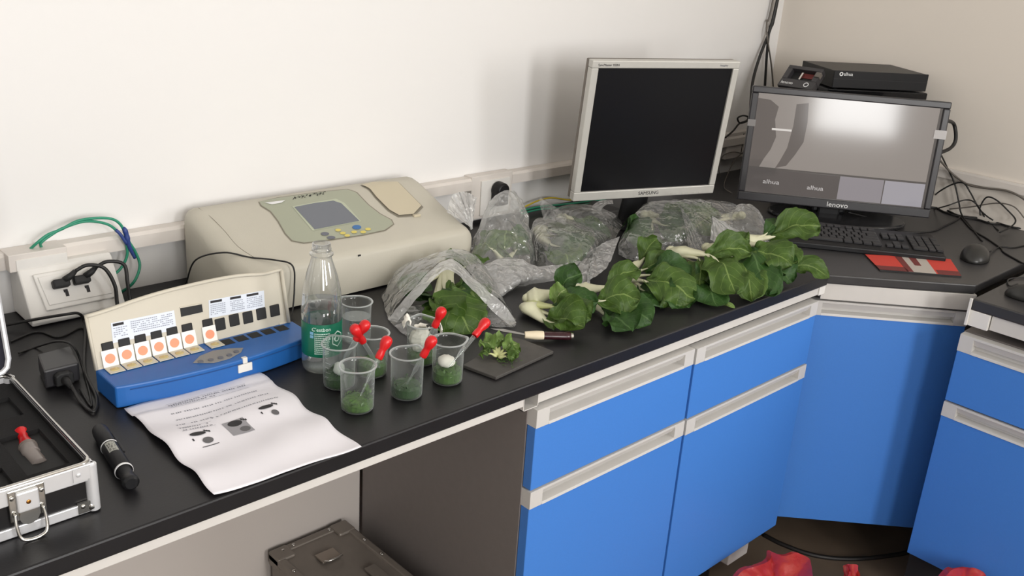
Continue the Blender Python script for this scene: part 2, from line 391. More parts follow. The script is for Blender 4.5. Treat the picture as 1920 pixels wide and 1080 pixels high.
# ------------------------------------------------------------------ cabinets
def handle_profile(parent, x0, x1, zt, zb, y, name='handle'):
    """aluminium grip rail: top lip, sloped recess, thin bottom lip, flush ends; front at y (local, facing -y)"""
    b = MB(); e = .03; h = zt-zb; yb = y+.022
    poly = lambda: [(y, zt), (y, zt-h*.14), (y+.001, zt-h*.17), (y+.0065, zt-h*.50), (y+.0195, zt-h*.56), (y+.0195, zb+h*.20), (y, zb+h*.15), (y-.001, zb), (yb, zb), (yb, zt)]
    b.prism([(x0+e, yy, zz) for yy, zz in poly()], (x1-x0-2*e, 0, 0))
    b.box(x0, y, zb, x0+e, yb, zt); b.box(x1-e, y, zb, x1, yb, zt)
    return b.build(name, ALUP, parent)
def panel(parent, name, x0, x1, zt, zb, y):
    b = MB(); b.box(x0, y, zb, x1, y+.02, zt); return b.build(name, BLUE, parent, bevel=.0012)
def cabinet(label, loc, rotz, width, depth, ztop, drawers=True, side=GREYP, zb=-.655, hz=(.0, -.034), dr=(-.034, -.155), h2=(-.158, -.192)):
    t = thing('base_cabinet', label, 'cabinet', loc, rotz, 'blue base cabinets')
    b = MB(); y0 = .022
    b.box(0, y0, zb, .018, depth, ztop); b.box(width-.018, y0, zb, width, depth, ztop); b.box(.018, y0+.01, zb, width-.018, depth, zb+.018)
    b.box(.018, depth-.01, zb+.018, width-.018, depth, ztop); b.box(.018, y0+.01, ztop-.02, width-.018, depth-.01, ztop)
    b.build('body', side, t)
    g = .002
    if drawers:
        d = thing_part('drawer', t)
        panel_into(d, g, width-g, ztop+dr[0], ztop+dr[1]); handle_profile(d, g, width-g, ztop+hz[0], ztop+hz[1], 0)
        d = thing_part('door', t)
        panel_into(d, g, width-g, ztop+h2[1], zb); handle_profile(d, g, width-g, ztop+h2[0], ztop+h2[1], 0)
    else:
        d = thing_part('door', t)
        panel_into(d, g, width-g, ztop+hz[1], zb); handle_profile(d, g, width-g, ztop+hz[0], ztop+hz[1], 0)
    return t
_pp = {}
def thing_part(name, t): return (name, t)
def panel_into(d, x0, x1, zt, zb):
    o = panel(d[1], d[0], x0, x1, zt, zb, .0012); _pp[d] = o; return o
_hp = handle_profile
def handle_profile(d, x0, x1, zt, zb, y, name='handle'): return _hp(_pp[d], x0, x1, zt, zb, y, name)

CY = -.757
c1 = cabinet('blue drawer and door cabinet next to the dark knee space', (.916, CY, 0), 0, .437, .49, -.052)
c2 = cabinet('blue drawer and door cabinet between its twin and the slanted corner door', (1.357, CY, 0), 0, .462, .49, -.055)
b = MB(); b.box(1.7, -.71, -.75, 1.785, -.40, -.657); b.build('support_box', STEEL, c2, world=True, bevel=.003)
b = MB(); b.cyl((1.66, -.66, -.80), (1.66, -.66, -.657), .022); b.build('foot', BLKP, c2, world=True, smooth=True, angle=40)
b = MB(); b.cyl((1.0, -.66, -.80), (1.0, -.66, -.657), .022); b.build('foot', BLKP, c1, world=True, smooth=True, angle=40)
dv = (DG1-DG0).normalized(); nin = Vector((-dv.y, dv.x, 0)); ang = math.atan2(dv.y, dv.x)
q0 = DG0 + nin*.012 - dv*.022
c3 = cabinet('corner cabinet with one tall blue door set slantwise', q0, ang, .371, .3, -.072, drawers=False, zb=-.663, hz=(0, -.036))
b = MB()
b.prism([(1.88, -.02, -.03), (1.88, -.66, -.03), (2.02, -.80, -.03), (2.15, -.93, -.03), (2.69, -.95, -.03), (2.69, -.02, -.03)], (0, 0, -.04))
b.build('carcass_top', GREYP, c3, world=True)
b = MB(); b.cyl((2.3, -.6, -.8), (2.3, -.6, -.663), .025); b.build('foot', BLKP, c3, world=True, smooth=True, angle=40)
for k in range(2):
    lb = ('blue cabinet at the right edge, shadowing the slanted corner door', 'blue cabinet of the right bench nearest the camera, beyond the frame edge')[k]
    c = cabinet(lb, (1.982, -1.016-.5*k, 0), -pi/2, .497, .5, -.083, zb=-.66, hz=(0, -.04), dr=(-.04, -.163), h2=(-.167, -.202))
    b = MB(); b.box(2.02, -1.10-.5*k, -.80, 2.11, -1.04-.5*k, -.735); b.build('support_box', STEEL, c, world=True, bevel=.003)
    b = MB(); b.box(2.0, -1.3-.5*k, -.735, 2.03, -1.02-.5*k, -.661); b.build('plinth_rail', BLKM, c, world=True)
    b = MB(); b.cyl((2.2, -1.2-.5*k, -.8), (2.2, -1.2-.5*k, -.66), .022); b.build('foot', BLKP, c, world=True, smooth=True, angle=40)
# steel rails below the worktops
t = WT1
m = MB(); m.box(-1.6, -.748, -.041, .893, -.728, -TH); m.build('front_rail', STEEL, t, world=True, bevel=.001)
m = MB(); m.box(.928, -.746, -.046, 1.828, -.730, -TH); m.build('front_rail', STEEL, t, world=True, bevel=.001)
m = MB()
for a in ((.893, -.748, -.05, .8945, -.70, -TH), (.893, -.748, -.05, .928, -.70, -.0485), (.9265, -.748, -.05, .928, -.70, -TH)): m.box(*a)
m.build('channel_end', STEEL, t, world=True)
m = MB(); m.box(1.83, -.748, -.048, 1.856, -.727, -TH); m.build('end_cap', WPL, t, world=True, bevel=.001)
t = WT2
m = MB(); e0 = DG0+nin*.006; e1 = e0+dv*.352
m.prism([e0+Vector((0, 0, -.027)), e1+Vector((0, 0, -.027)), e1+Vector((0, 0, -.066)), e0+Vector((0, 0, -.066))], nin*.02); m.build('front_rail', STEEL, t, world=True, bevel=.001)
t = WT3
m = MB(); m.box(1.996, -3.6, -.06, 2.012, -1.068, -TH); m.build('front_rail', STEEL, t, world=True, bevel=.001)
m = MB(); m.box(1.990, -1.066, -.062, 2.014, -1.018, -TH); m.box(1.984, -1.024, -.062, 1.989, -1.018, .001); m.build('end_cap', WPL, t, world=True, bevel=.001)
# knee space
o = B(-1.55, -.262, FZ, .912, -.250, -.03).build('back_panel', BACKP); tag(o, 'pale back panel closing the knee space below the long worktop', 'panel')
t = thing('equipment_case', 'dark grey metal flight case standing on the floor in the knee space', 'case', (.77, -.44, FZ))
CT = -.5
m = MB(); m.box(.686, -.62, FZ, .864, -.278, CT-.004); m.build('body', DARKCASE, t, world=True, bevel=.012, seg=3)
m = MB()
for a in ((.684, -.622, .702, -.276), (.848, -.622, .866, -.276), (.684, -.294, .866, -.276), (.684, -.622, .866, -.604)): m.box(a[0], a[1], CT-.018, a[2], a[3], CT)
m.build('edge_trim', DARKCASE, t, world=True, bevel=.004)
m = MB()
m.bm.free()
for x, y in ((.684, -.276), (.866, -.276), (.684, -.622), (.866, -.622)):
    sx = 1 if x < .77 else -1; sy = -1 if y > -.4 else 1; m = MB()
    m.box(min(x, x+sx*.04), min(y, y+sy*.04), CT-.03, max(x, x+sx*.04), max(y, y+sy*.04), CT+.002)
    m.build('corner_guard', DARKCASE, t, world=True, bevel=.004)
h = MB(); h.box(.748, -.375, CT-.001, .79, -.345, CT+.003); hp = h.build('latch', mat('latch_steel', S(150, 140, 130), .3, metal=.7), t, world=True, bevel=.001)
h = MB(); h.tube(catmull([(.752, -.374, CT+.003), (.758, -.384, CT+.008), (.785, -.384, CT+.008), (.792, -.374, CT+.003)]), .002, 6); o2 = h.build('ring', CHROME, hp, smooth=True)
o2.data.transform(Matrix.Translation(-t.location))
m = MB()
for p in ((.71, -.29), (.735, -.287), (.82, -.287), (.857, -.36), (.857, -.42), (.692, -.36), (.692, -.44)): m.ball((p[0], p[1], CT+.001), .004, .004, .002, 8)
m.build('rivet', CHROME, t, world=True, smooth=True)
h = MB(); h.box(.80, -.50, CT-.001, .825, -.44, CT+.004); h.build('latch', DARKCASE, t, world=True, bevel=.001)

# ------------------------------------------------------------------ photometer (beige instrument by the wall)
t = thing('bench_photometer', 'large beige desktop instrument with a grey display, against the wall', 'instrument', (.925, -.15, 0))
PX0, PX1, PYF, PYB = .655, 1.205, -.262, -.036
def prof(k):   # side profile (y,z), k shrinks it a little for rounded ends
    pts = [(PYF, .004), (PYF, .074), (PYF+.004, .083), (PYF+.014, .0885), (PYF+.04, .095), (-.16, .118), (-.11, .136), (-.075, .149), (-.05, .154), (PYB, .150), (PYB, .004)]
    return [(y+(0 if y > -.1 else .0)+k*.5*(1 if y < -.15 else -1), z-k*(1 if z > .05 else -.0)) for y, z in pts]
m = MB(); stations = [(0, .022), (.004, .012), (.012, .004), (.025, 0), (.06, 0), (.49, 0), (.525, 0), (.538, .004), (.546, .012), (.55, .022)]
R_ = [[Vector((PX0+sx, y, z)) for y, z in prof(k)] for sx, k in stations]
V_ = [[m.bm.verts.new(p) for p in row] for row in R_]
for i in range(len(V_)-1):
    n_ = len(V_[0])
    for j in range(n_): m.bm.faces.new((V_[i][j], V_[i][(j+1) % n_], V_[i+1][(j+1) % n_], V_[i+1][j]))
m.bm.faces.new(V_[0]); m.bm.faces.new(V_[-1][::-1])
m.build('housing', BEIGE, t, smooth=True, world=True, angle=50)
def slope_z(y):
    P_ = prof(0)[1:10]
    for (a, za), (c, zc) in zip(P_, P_[1:]):
        if a <= y <= c: return za+(zc-za)*(y-a)/(c-a) if c > a else za
    return P_[-1][1]
def on_slope(px, py, lift=.0008):
    d = ray(px, py); z = .12
    for _ in range(30):
        p = Z(px, py, z); z = .5*z+.5*slope_z(min(max(p.y, PYF), PYB))
    p = Z(px, py, z); return Vector((p.x, p.y, z+lift))
def slope_patch(poly_px, m, name, lift, parent, nsub=10):
    """polygon given by its outline, laid on the sloped lid"""
    b = MB(); f = b.quad([on_slope(*p, lift=0) for p in poly_px])
    bmesh.ops.triangulate(b.bm, faces=b.bm.faces[:])
    for _ in range(2): bmesh.ops.subdivide_edges(b.bm, edges=b.bm.edges[:], cuts=2, use_grid_fill=True)
    for v in b.bm.verts: v.co.z = slope_z(min(max(v.co.y, PYF), PYB))+lift
    for fc in b.bm.faces:
        if fc.normal.z < 0: fc.normal_flip()
    return b.build(name, m, parent, world=True, smooth=True)
pan = slope_patch([(486, 379), (520, 372), (600, 361), (650, 356), (668, 362), (690, 385), (712, 402), (733, 413), (737, 421), (722, 432), (680, 441), (620, 450), (570, 456), (548, 452), (535, 438), (522, 415), (508, 397), (490, 386)], PANEL, 'control_panel', .0012, t, 16)
slope_patch([(484, 379), (520, 370.5), (600, 359.5), (651, 354.5), (670, 361), (692, 384), (714, 401), (735, 412), (739.5, 421), (723, 433.5), (680, 442.5), (620, 451.5), (569, 457.5), (546, 453), (533, 439), (520, 416), (506, 398), (488, 387)], SEAM, 'panel_seam', .0006, t, 16)
slope_patch([(552, 390), (590, 382.5), (625, 378), (640, 383), (674, 416), (590, 432)], LCD, 'display', .0022, t, 8)
slope_patch([(548, 388.5), (590, 380.5), (630, 374), (646, 382), (677, 416.5), (586, 434)], mat('display_bezel', S(176, 182, 160), .4), 'display_bezel', .0018, t, 8)
def slope_disc(px, py, rx, ry, m, name):
    return slope_patch([(px+rx*cos(a*pi/6), py+ry*sin(a*pi/6)) for a in range(12)], m, name, .0024, t, 4)
slope_disc(669, 428, 8.5, 4.2, BTNB, 'button')['label'] = 'large blue button'
slope_disc(609.5, 440.5, 7.8, 3.4, BTNG, 'button'); slope_disc(621, 447.5, 8, 3.2, BTNG, 'button')
for px, py in ((634, 433.5), (643, 439), (651, 443.5), (664, 437), (681, 437), (690, 431.5)): slope_disc(px, py, 5.5, 2.6, BTNY, 'button')
b = MB(); rnd = random.Random(3)
p0 = on_slope(548, 376.5, .002); p1 = on_slope(610, 366.5, .002); ex = (p1-p0)/9.0; eyv = on_slope(551, 370, .002)-on_slope(548, 376.5, .002)
for i in range(9):
    for k in range(4):
        u = .1+.55*rnd.random(); v_ = .8*rnd.random(); du, dvv = (.5*rnd.random()+.2, .2) if k % 2 else (.16, .5)
        o_ = p0+ex*i; b.quad([o_+ex*u+eyv*v_, o_+ex*min(.95, u+du)+eyv*v_, o_+ex*min(.95, u+du)+eyv*min(1, v_+dvv), o_+ex*u+eyv*min(1, v_+dvv)])
b.build('printed_heading', INKD, t, world=True)
slope_patch([(496, 382), (520, 379), (535, 377), (528, 382), (510, 385)], LOGO, 'maker_mark', .0022, t, 4)
# tan sample cover on the right, seams
slope_patch([(678, 349), (700, 344), (745, 343), (790, 388), (775, 404), (748, 406), (730, 396), (706, 372), (694, 357)], TAN, 'sample_cover', .0035, t, 14)
slope_patch([(675, 348), (699, 342.5), (746, 341.5), (794, 389), (777, 406), (747, 408), (728, 397), (704, 372.5), (692, 357.5)], SEAM, 'cover_seam', .001, t, 14)
p = on_slope(781, 405); m = MB(); m.box(p.x-.009, p.y-.004, p.z-.002, p.x+.009, p.y+.004, p.z+.003); m.build('cover_catch', TAN, t, world=True, bevel=.001)
m = MB(); m.tube(catmull([on_slope(372, 390, 0), on_slope(395, 407, 0), on_slope(420, 432, 0), on_slope(446, 462, 0), on_slope(480, 485, 0)]), .0006, 5); m.build('left_seam', SEAM, t, world=True)
p = YP(674, 479, PYF); m = MB(); m.box(p.x-.003, PYF-.0006, p.z-.0015, p.x+.003, PYF+.001, p.z+.0015); m.build('keyhole', INKD, t, world=True)
m = MB()
for x in (PX0+.05, PX1-.05):
    for y in (PYF+.03, PYB-.03): m.cyl((x, y, 0), (x, y, .006), .012, n=12)
m.build('foot', BLKP, t, world=True)
cable('power_lead', 'thin black lead arching over the left corner of the beige instrument', [(.64, -.055, .001), (.628, -.10, .03), (.63, -.14, .085), (.66, -.19, .108), (.70, -.215, .0985), (.73, -.245, .097), (.752, -.272, .09), (.752, -.278, .05), (.74, -.29, .01), (.72, -.31, .002)], .0016, CABLE)

# ------------------------------------------------------------------ small blue detector with upright cream lid
LA = radians(11); HY = -.385; HZ = .036; ln = Vector((0, cos(LA), -sin(LA))); LPT = Vector((0, HY, HZ)); lu = Vector((0, sin(LA), cos(LA)))
def LID(px, py, off=0): return PLN(px, py, LPT - ln*off, ln)   # off: towards the viewer
DX0, DX1 = .349, .683
t = thing('pesticide_rapid_detector', 'blue test box with raised cream lid and a row of test cards', 'instrument', (.51, -.42, 0))
front = lambda f: -.455-.019*max(0, sin(pi*f))**.8
m = MB(); nx = 24; poly = [Vector((DX0, -.383, 0))]+[Vector((DX0+(DX1-.012-DX0)*i/nx, front(i/nx), 0)) for i in range(nx+1)]+[Vector((DX1-.003, -.44, 0)), Vector((DX1, -.43, 0)), Vector((DX1, -.383, 0))]
m.prism([p+Vector((0, 0, .001)) for p in poly], (0, 0, .0345)); m.build('base', DETB, t, world=True, bevel=.0025)
m = MB()
pts = [Vector((DX0+.02+(DX1-.05-DX0)*i/nx, front((.02+(DX1-.05-DX0)*i/nx)/(DX1-.012-DX0))-.0005, .0285)) for i in range(nx+1)]
m.tube(pts, .0008, 4); m.build('seam', mat('detector_seam', S(18, 68, 130), .6), t, world=True)
# lid: arched sheet with a rim
arch = [(.347, .084), (.38, .087), (.42, .0925), (.46, .0965), (.50, .0985), (.54, .0995), (.58, .099), (.61, .0965), (.64, .0925), (.672, .094)]
a_pts = catmull([(x, 0, h) for x, h in arch], 4)
LW = lambda x, h, off=0: Vector((x, HY, HZ)) + lu*h - ln*off
m = MB(); poly = [LW(.349, -.002)]+[LW(p.x, p.z) for p in a_pts]+[LW(.674, -.002)]
m.prism(poly, ln*.006); lid = m.build('lid', LIDC, t, world=True, bevel=.0012)
m = MB(); m.tube([LW(p.x, p.z-.0015, .003) for p in a_pts], .003, 6); m.tube([LW(.672, .092, .003), LW(.674, 0, .003)], .0035, 6); m.tube([LW(.347, .084, .003), LW(.3495, 0, .003)], .0025, 6)
o = m.build('lid_rim', LIDC, lid, smooth=True); o.data.transform(Matrix.Translation(-t.location))
UPX = lambda a, b_: (160+a/4.155, 500+b_/4.155)
def lid_quad(px, mtl, name, th=.0012, off=.0):
    P_ = [LID(*p, off=off) for p in px]; b = MB(); b.prism(P_, -ln*th); o = b.build(name, mtl, lid); o.data.transform(Matrix.Translation(-t.location)); return o
s1 = [UPX(197, 440), UPX(690, 340), UPX(710, 490), UPX(215, 595)]; s2 = [UPX(960, 262), UPX(1390, 185), UPX(1398, 318), UPX(965, 402)]
stk1 = lid_quad(s1, STICK, 'instruction_sticker', .0006); stk2 = lid_quad(s2, STICK, 'instruction_sticker', .0006)
lid_quad([UPX(738, 322), UPX(905, 290), UPX(914, 352), UPX(746, 390)], BLKM, 'display_window', .0012)
lid_quad([UPX(732, 316), UPX(908, 283), UPX(912, 290), UPX(736, 323)], LIDC, 'window_bezel', .0015)
rnd = random.Random(5)
def bilerp(c, u, v): return c[0].lerp(c[1], u).lerp(c[3].lerp(c[2], u), v)
for px, cols in ((s1, ((.03, .25, 5, 6), (.30, .97, 6, 22))), (s2, ((.03, .30, 6, 8), (.38, .64, 6, 9), (.68, .97, 6, 9)))):
    c = [LID(*p, off=.0012) for p in px]; b = MB(); b2 = MB()
    for (u0, u1, nl, ng) in cols:
        hdr = not (px is s1 and u0 > .2)
        if hdr:
            b2.quad([bilerp(c, u0, .06), bilerp(c, u0+(u1-u0)*.75, .06), bilerp(c, u0+(u1-u0)*.75, .19), bilerp(c, u0, .19)])
        for l in range(nl):
            v0 = (.28 if hdr else .12)+l*.105
            for g in range(ng):
                if rnd.random() < .16: continue
                uu = u0+(u1-u0)*g/ng; b.quad([bilerp(c, uu, v0), bilerp(c, uu+(u1-u0)/ng*.7, v0), bilerp(c, uu+(u1-u0)/ng*.7, v0+.04), bilerp(c, uu, v0+.04)])
    for bb, mm, nn in ((b, INKL, 'printed_text'), (b2, INKD, 'printed_header')):
        o = bb.build(nn, mm, stk1 if px is s1 else stk2); o.data.transform(Matrix.Translation(-t.location))
# twelve heater pads on the lid and twelve wells on the base, seven cards
chan = [(203, 0), (234, 0), (264, 0), (294, 0), (323.5, 0), (351.5, 0), (390, 0), (412.7, 1), (439, 1), (464.5, 1), (489.7, 1), (515, 1)]
xs = [.3705+.0262*i for i in range(6)] + [.537+.0262*i for i in range(6)]
xs = [LID(px, {0: 640}.get(0)).x if False else None for px, _ in chan]
cardy = {203: 672, 234: 663, 264: 655, 294: 647, 323.5: 641, 351.5: 633, 390: 625}
pady = {412.7: 608, 439: 600, 464.5: 595, 489.7: 588, 515: 582}
for i, (px, k) in enumerate(chan):
    c = LID(px, pady[px] if k else cardy[px]-12)
    x = c.x; h = .0275 if not k else (c-LPT).dot(lu)
    m = MB(); m.box(-.0088, -.0012, h-.010, .0088, .002, h+.010); o = m.build('heater_pad', BLKM, lid, bevel=.0015)
    o.data.transform(Matrix.Translation(Vector((x, HY, HZ))-t.location) @ Matrix.Rotation(-LA, 4, 'X') @ Matrix.Translation((0, -.001, 0)))
    m = MB(); m.box(x-.0095, -.412, .0352, x+.0095, -.391, .0358); m.build('test_well', BLKM, t, world=True)
    if not k:
        idx = i
        labs = ['first from the left', 'second from the left', 'third from the left', 'middle one of the row', 'fifth from the left', 'last before the gap', 'alone right of the gap']
        cd_ = thing('test_card', 'folded white test card with a salmon dot, ' + labs[idx], 'test card', (x, HY-.004, .0365), 0, 'folded test cards on the detector')
        R0 = Matrix.Rotation(-LA*1.5, 4, 'X')
        m = MB(); m.box(-.0114, -.0007, .0005, .0114, .0007, .0262, R0); up = m.build('upper_flap', CARD, cd_)
        m = MB(); P_ = [R0 @ Vector((.0075*cos(a*pi/14), -.0009, .0128+.0073*sin(a*pi/14))) for a in range(28)]; m.prism(P_, (0, -.0004, 0)); m.build('reaction_dot', SALMON, up)
        m = MB(); m.box(-.0114, -.024, .0, .0114, -.001, .0011); lo = m.build('lower_flap', CARDL, cd_)
        m = MB(); m.ball((.0, -.013, .0012), .0072, .0068, .0012, 14); m.ball((.002, -.011, .002), .003, .0025, .001, 8); m.build('reagent_dot', WETD, lo, smooth=True)
# button panel, catch
m = MB(); cx = Z(409, 668, .036); P_ = []
pA = [(362, 681), (375, 668), (400, 658), (430, 654), (456, 653), (452, 661), (430, 673), (400, 681)]
poly = [Z(*p, .0358) for p in pA]; m.prism(poly, (0, 0, .0008)); kp = m.build('key_panel', mat('key_panel_grey', S(138, 136, 134), .5), t, world=True)
for px, py in ((376, 678), (395.5, 675), (413.5, 671), (430, 666), (443, 659.5)):
    c = Z(px, py, .0368); m = MB(); m.cyl(c, c+Vector((0, 0, .0012)), .0042, n=14); m.build('button', BTNG, t, world=True)
p = Z(424, 690, .03); m = MB(); m.box(.532, front(.56)-.0025, .014, .556, front(.56)+.001, .0275); m.build('catch_plate', WPL, t, world=True, bevel=.0008)
m = MB(); m.box(.541, front(.56)-.001, .0275, .549, front(.56)+.006, .037); m.build('catch', WPL, t, world=True, bevel=.0008)
m = MB()
for x in (.36, .665):
    m.cyl((x-.008, HY+.002, HZ-.001), (x+.008, HY+.002, HZ-.001), .004, n=10)
m.build('hinge', LIDC, t, world=True)

# ------------------------------------------------------------------ printed instruction sheet
c4 = [Z(233, 770), Z(487, 702), Z(678, 845), Z(402, 935)]
def paper_pt(u, v, lift=0):
    p = bilerp(c4, u, v)
    e = max(0, (v-.9))*10; wv = .0025*(1+sin(u*9+v*3))*(.4+.6*abs(u-.5)*2)+.002*(1+sin(v*17+u*2))
    z = .0008+wv*(.35+.65*min(1, 2.2*min(v+.12, 1)))
    if v < .12: z *= .4
    s_ = .0025*sin(v*22)*(1 if u > .5 else -.6)*abs(u-.5)*2
    nn = noise.noise(Vector((u*4, v*5, 3)))*.0022+.0022
    return Vector((p.x+s_, p.y, z+nn+lift))
t = thing('instruction_sheet', 'crinkled white printed sheet lying in front of the blue test box', 'paper', (.46, -.6, 0))
m = MB(); m.grid([[paper_pt(i/34, j/44) for j in range(45)] for i in range(35)]); m.build('sheet', WHITE, t, world=True, smooth=True, solid=.0003)
b = MB(); rnd = random.Random(11); L_ = .0008
def pquad(bb, u0, v0, u1, v1):
    bb.quad([paper_pt(u0, v0, L_), paper_pt(u1, v0, L_), paper_pt(u1, v1, L_), paper_pt(u0, v1, L_)])
def pline(u0, u1, v, step=.016):
    u = u0
    while u < u1:
        if rnd.random() > .1:
            for k in range(3): 
                a = u+rnd.random()*step*.5; c = v+rnd.random()*.008; pquad(b, a, c, a+step*(.2+.25*rnd.random()), c+.0032)
            a = u+rnd.random()*step*.6; pquad(b, a, v, a+.003, v+.011)
        u += step
for (u0, u1, v) in ((.25, .8, .095), (.25, .56, .125), (.20, .84, .2), (.20, .88, .27), (.17, .40, .335), (.40, .88, .345), (.16, .35, .385), (.16, .36, .415)): pline(u0, u1, v)
for (u0, u1, v) in ((.24, .82, .085), (.24, .82, .145), (.15, .38, .38), (.15, .38, .43)): 
    k = 12
    for i in range(k): pquad(b, u0+(u1-u0)*i/k, v, u0+(u1-u0)*(i+.9)/k, v+.0012)
b.build('printed_text', INK, t, world=True)
def pell(bb, u, v, ru, rv, n=18):
    for k in range(n):
        a0, a1 = 2*pi*k/n, 2*pi*(k+1)/n
        vs = [bb.bm.verts.new(paper_pt(*q, L_*1.3)) for q in ((u, v), (u+ru*cos(a0), v+rv*sin(a0)), (u+ru*cos(a1), v+rv*sin(a1)))]; bb.bm.faces.new(vs)
for k, (u, v) in enumerate(((.22, .50), (.485, .49), (.745, .44))):
    bp_ = MB(); bg = MB(); bd = MB()
    if k == 1:
        for i in range(4):
            for j in range(4): pquad(bg, u-.075+.15*i/4, v-.05+.13*j/4, u-.075+.15*(i+1)/4, v-.05+.13*(j+1)/4)
    pell(bd, u, v-.02, .055 if k != 1 else .05, .016 if k != 1 else .026); pell(bp_, u+.03, v+.045, .035 if k != 2 else .025, .024)
    for i in range(3): pquad(bd, u+.05+.012*i, v-.045+.007*i, u+.062+.012*i, v-.03+.007*i)
    pquad(bd, u-.06, v+.012, u-.05, v+.03)
    if k == 0:
        for i in range(5): pquad(bd, u-.03+.022*i, v+.085, u-.008+.022*i, v+.090)
    pic = bd.build('printed_picture', INKD, t, world=True)
    for bb, mm, nn in ((bg, mat('print_grey', S(150, 148, 152), .8), 'picture_ground'), (bp_, mat('print_midgrey', S(98, 96, 98), .8), 'picture_dot')):
        if len(bb.bm.verts): o = bb.build(nn, mm, pic); o.data.transform(Matrix.Translation(-t.location))

# ------------------------------------------------------------------ marker pen
a = Z(186, 806, .011); e = Z(247, 908, .011); ax = (e-a); ml = ax.length; ax.normalize()
t = thing('marker_pen', 'thick black marker pen lying between metal case and printed sheet', 'marker', (a.x, a.y, .0), math.atan2(ax.y, ax.x))
M = Matrix.Translation((0, 0, .0115)) @ Matrix.Rotation(pi/2, 4, 'Y') @ Matrix.Diagonal((1.22, 1.22, 1, 1))
m = MB(); m.lathe([(0, 0), (.0075, .0), (.0085, .004), (.009, .012), (.009, .052), (.0086, .053)], 24, M=M); m.build('cap', BLKP, t, smooth=True, angle=40)
m = MB(); m.lathe([(.0086, .053), (.0092, .055), (.0092, ml*.78), (.0075, ml*.8), (.0072, ml*.93), (.0085, ml*.95), (.0085, ml-.003), (.006, ml), (0, ml)], 24, M=M); m.build('barrel', BLKP, t, smooth=True, angle=40)
m = MB(); m.lathe([(.0093, .0535), (.0096, .054), (.0096, .0558), (.0093, .0563)], 24, M=M); m.build('ring', LOGO, t, smooth=True)
m = MB(); m.lathe([(.0093, ml*.765), (.0096, ml*.77), (.0096, ml*.785), (.009, ml*.79)], 24, M=M); m.build('ring', LOGO, t, smooth=True)
m = MB(); m.grid([[M @ Vector((.0094*cos(th), .0094*sin(th), z)) for z in (.059, .072, .085)] for th in [pi*(.86+.045*k) for k in range(9)]]); m.build('label', mat('marker_label', S(168, 168, 160), .5), t, smooth=True)
b = MB(); rnd = random.Random(2)
for k in range(26):
    th = pi*(.89+.28*rnd.random()); z = .061+.021*rnd.random(); b.quad([M @ Vector((.0096*cos(q), .0096*sin(q), zz)) for q, zz in ((th, z), (th+.05, z), (th+.05, z+.004*rnd.random()+.001), (th, z+.004*rnd.random()+.001))])
b.build('label_print', INKD, t)
m = MB(); m.cyl((.03, .0105, .017), (.085, .0105, .017), .0018, n=8); m.build('clip', BLKP, t)

# ------------------------------------------------------------------ aluminium case, open
t = thing('aluminium_case', 'open aluminium-edged black instrument case at the left picture edge', 'case', (.05, -.54, 0))
KX0, KX1, KY0, KY1, KH = -.16, .232, -.688, -.392, .066
m = MB(); m.box(KX0+.004, KY0+.004, .003, KX1-.004, KY1-.004, .05); m.build('shell', BLKM, t, world=True)
m = MB(); 
for a in ((KX0+.004, KY0+.003, .003, KX1-.004, KY0+.006, KH-.004), (KX1-.006, KY0+.004, .003, KX1-.003, KY1-.004, KH-.004)): m.box(*a)
m.build('side_panel', mat('case_panel', S(28, 27, 28), .3), t, world=True)
m = MB()
m.box(KX0, KY0-.001, KH-.022, KX1, KY0+.005, KH); m.box(KX1-.005, KY0, KH-.022, KX1, KY1, KH); m.box(KX0, KY1-.004, KH-.02, KX1, KY1, KH)
m.box(KX0, KY0, 0.001, KX1, KY0+.004, .014); m.box(KX1-.004, KY0, .001, KX1, KY1, .014); m.box(KX0, KY1-.004, 0.001, KX1, KY1, .014)
m.build('edge_trim', ALU, t, world=True, bevel=.0012)
for y in (KY0+.004, KY1-.004):
    m = MB(); m.tube([(KX1-.004, y, .002), (KX1-.004, y, KH-.003)], .0075, 14); m.build('corner_trim', ALU, t, world=True, smooth=True, angle=40)
m = MB(); m.tube([(KX0, KY0+.003, KH), (KX1-.014, KY0+.003, KH), (KX1-.008, KY0+.005, KH), (KX1-.005, KY0+.008, KH), (KX1-.003, KY0+.014, KH), (KX1-.003, KY1-.014, KH), (KX1-.005, KY1-.008, KH), (KX1-.008, KY1-.005, KH), (KX1-.014, KY1-.003, KH), (KX0, KY1-.003, KH)], .0028, 8); m.build('rim_bead', CHROME, t, world=True, smooth=True)
m = MB(); m.ball((KX1-.006, KY0+.006, .008), .0095, .0095, .009, 14); m.box(KX1-.024, KY0-.0012, .003, KX1-.004, KY0+.002, .017); m.ball((KX1-.018, KY0-.001, .012), .003, .002, .003, 10)
m.build('corner_guard', CHROME, t, world=True, smooth=True, angle=40)
m = MB(); m.box(KX1-.026, KY0-.0026, KH-.018, KX1-.006, KY0+.002, KH-.001); m.ball((KX1-.02, KY0-.0026, KH-.009), .0032, .002, .0032, 10); m.build('corner_plate', ALU, t, world=True, smooth=True, angle=40)
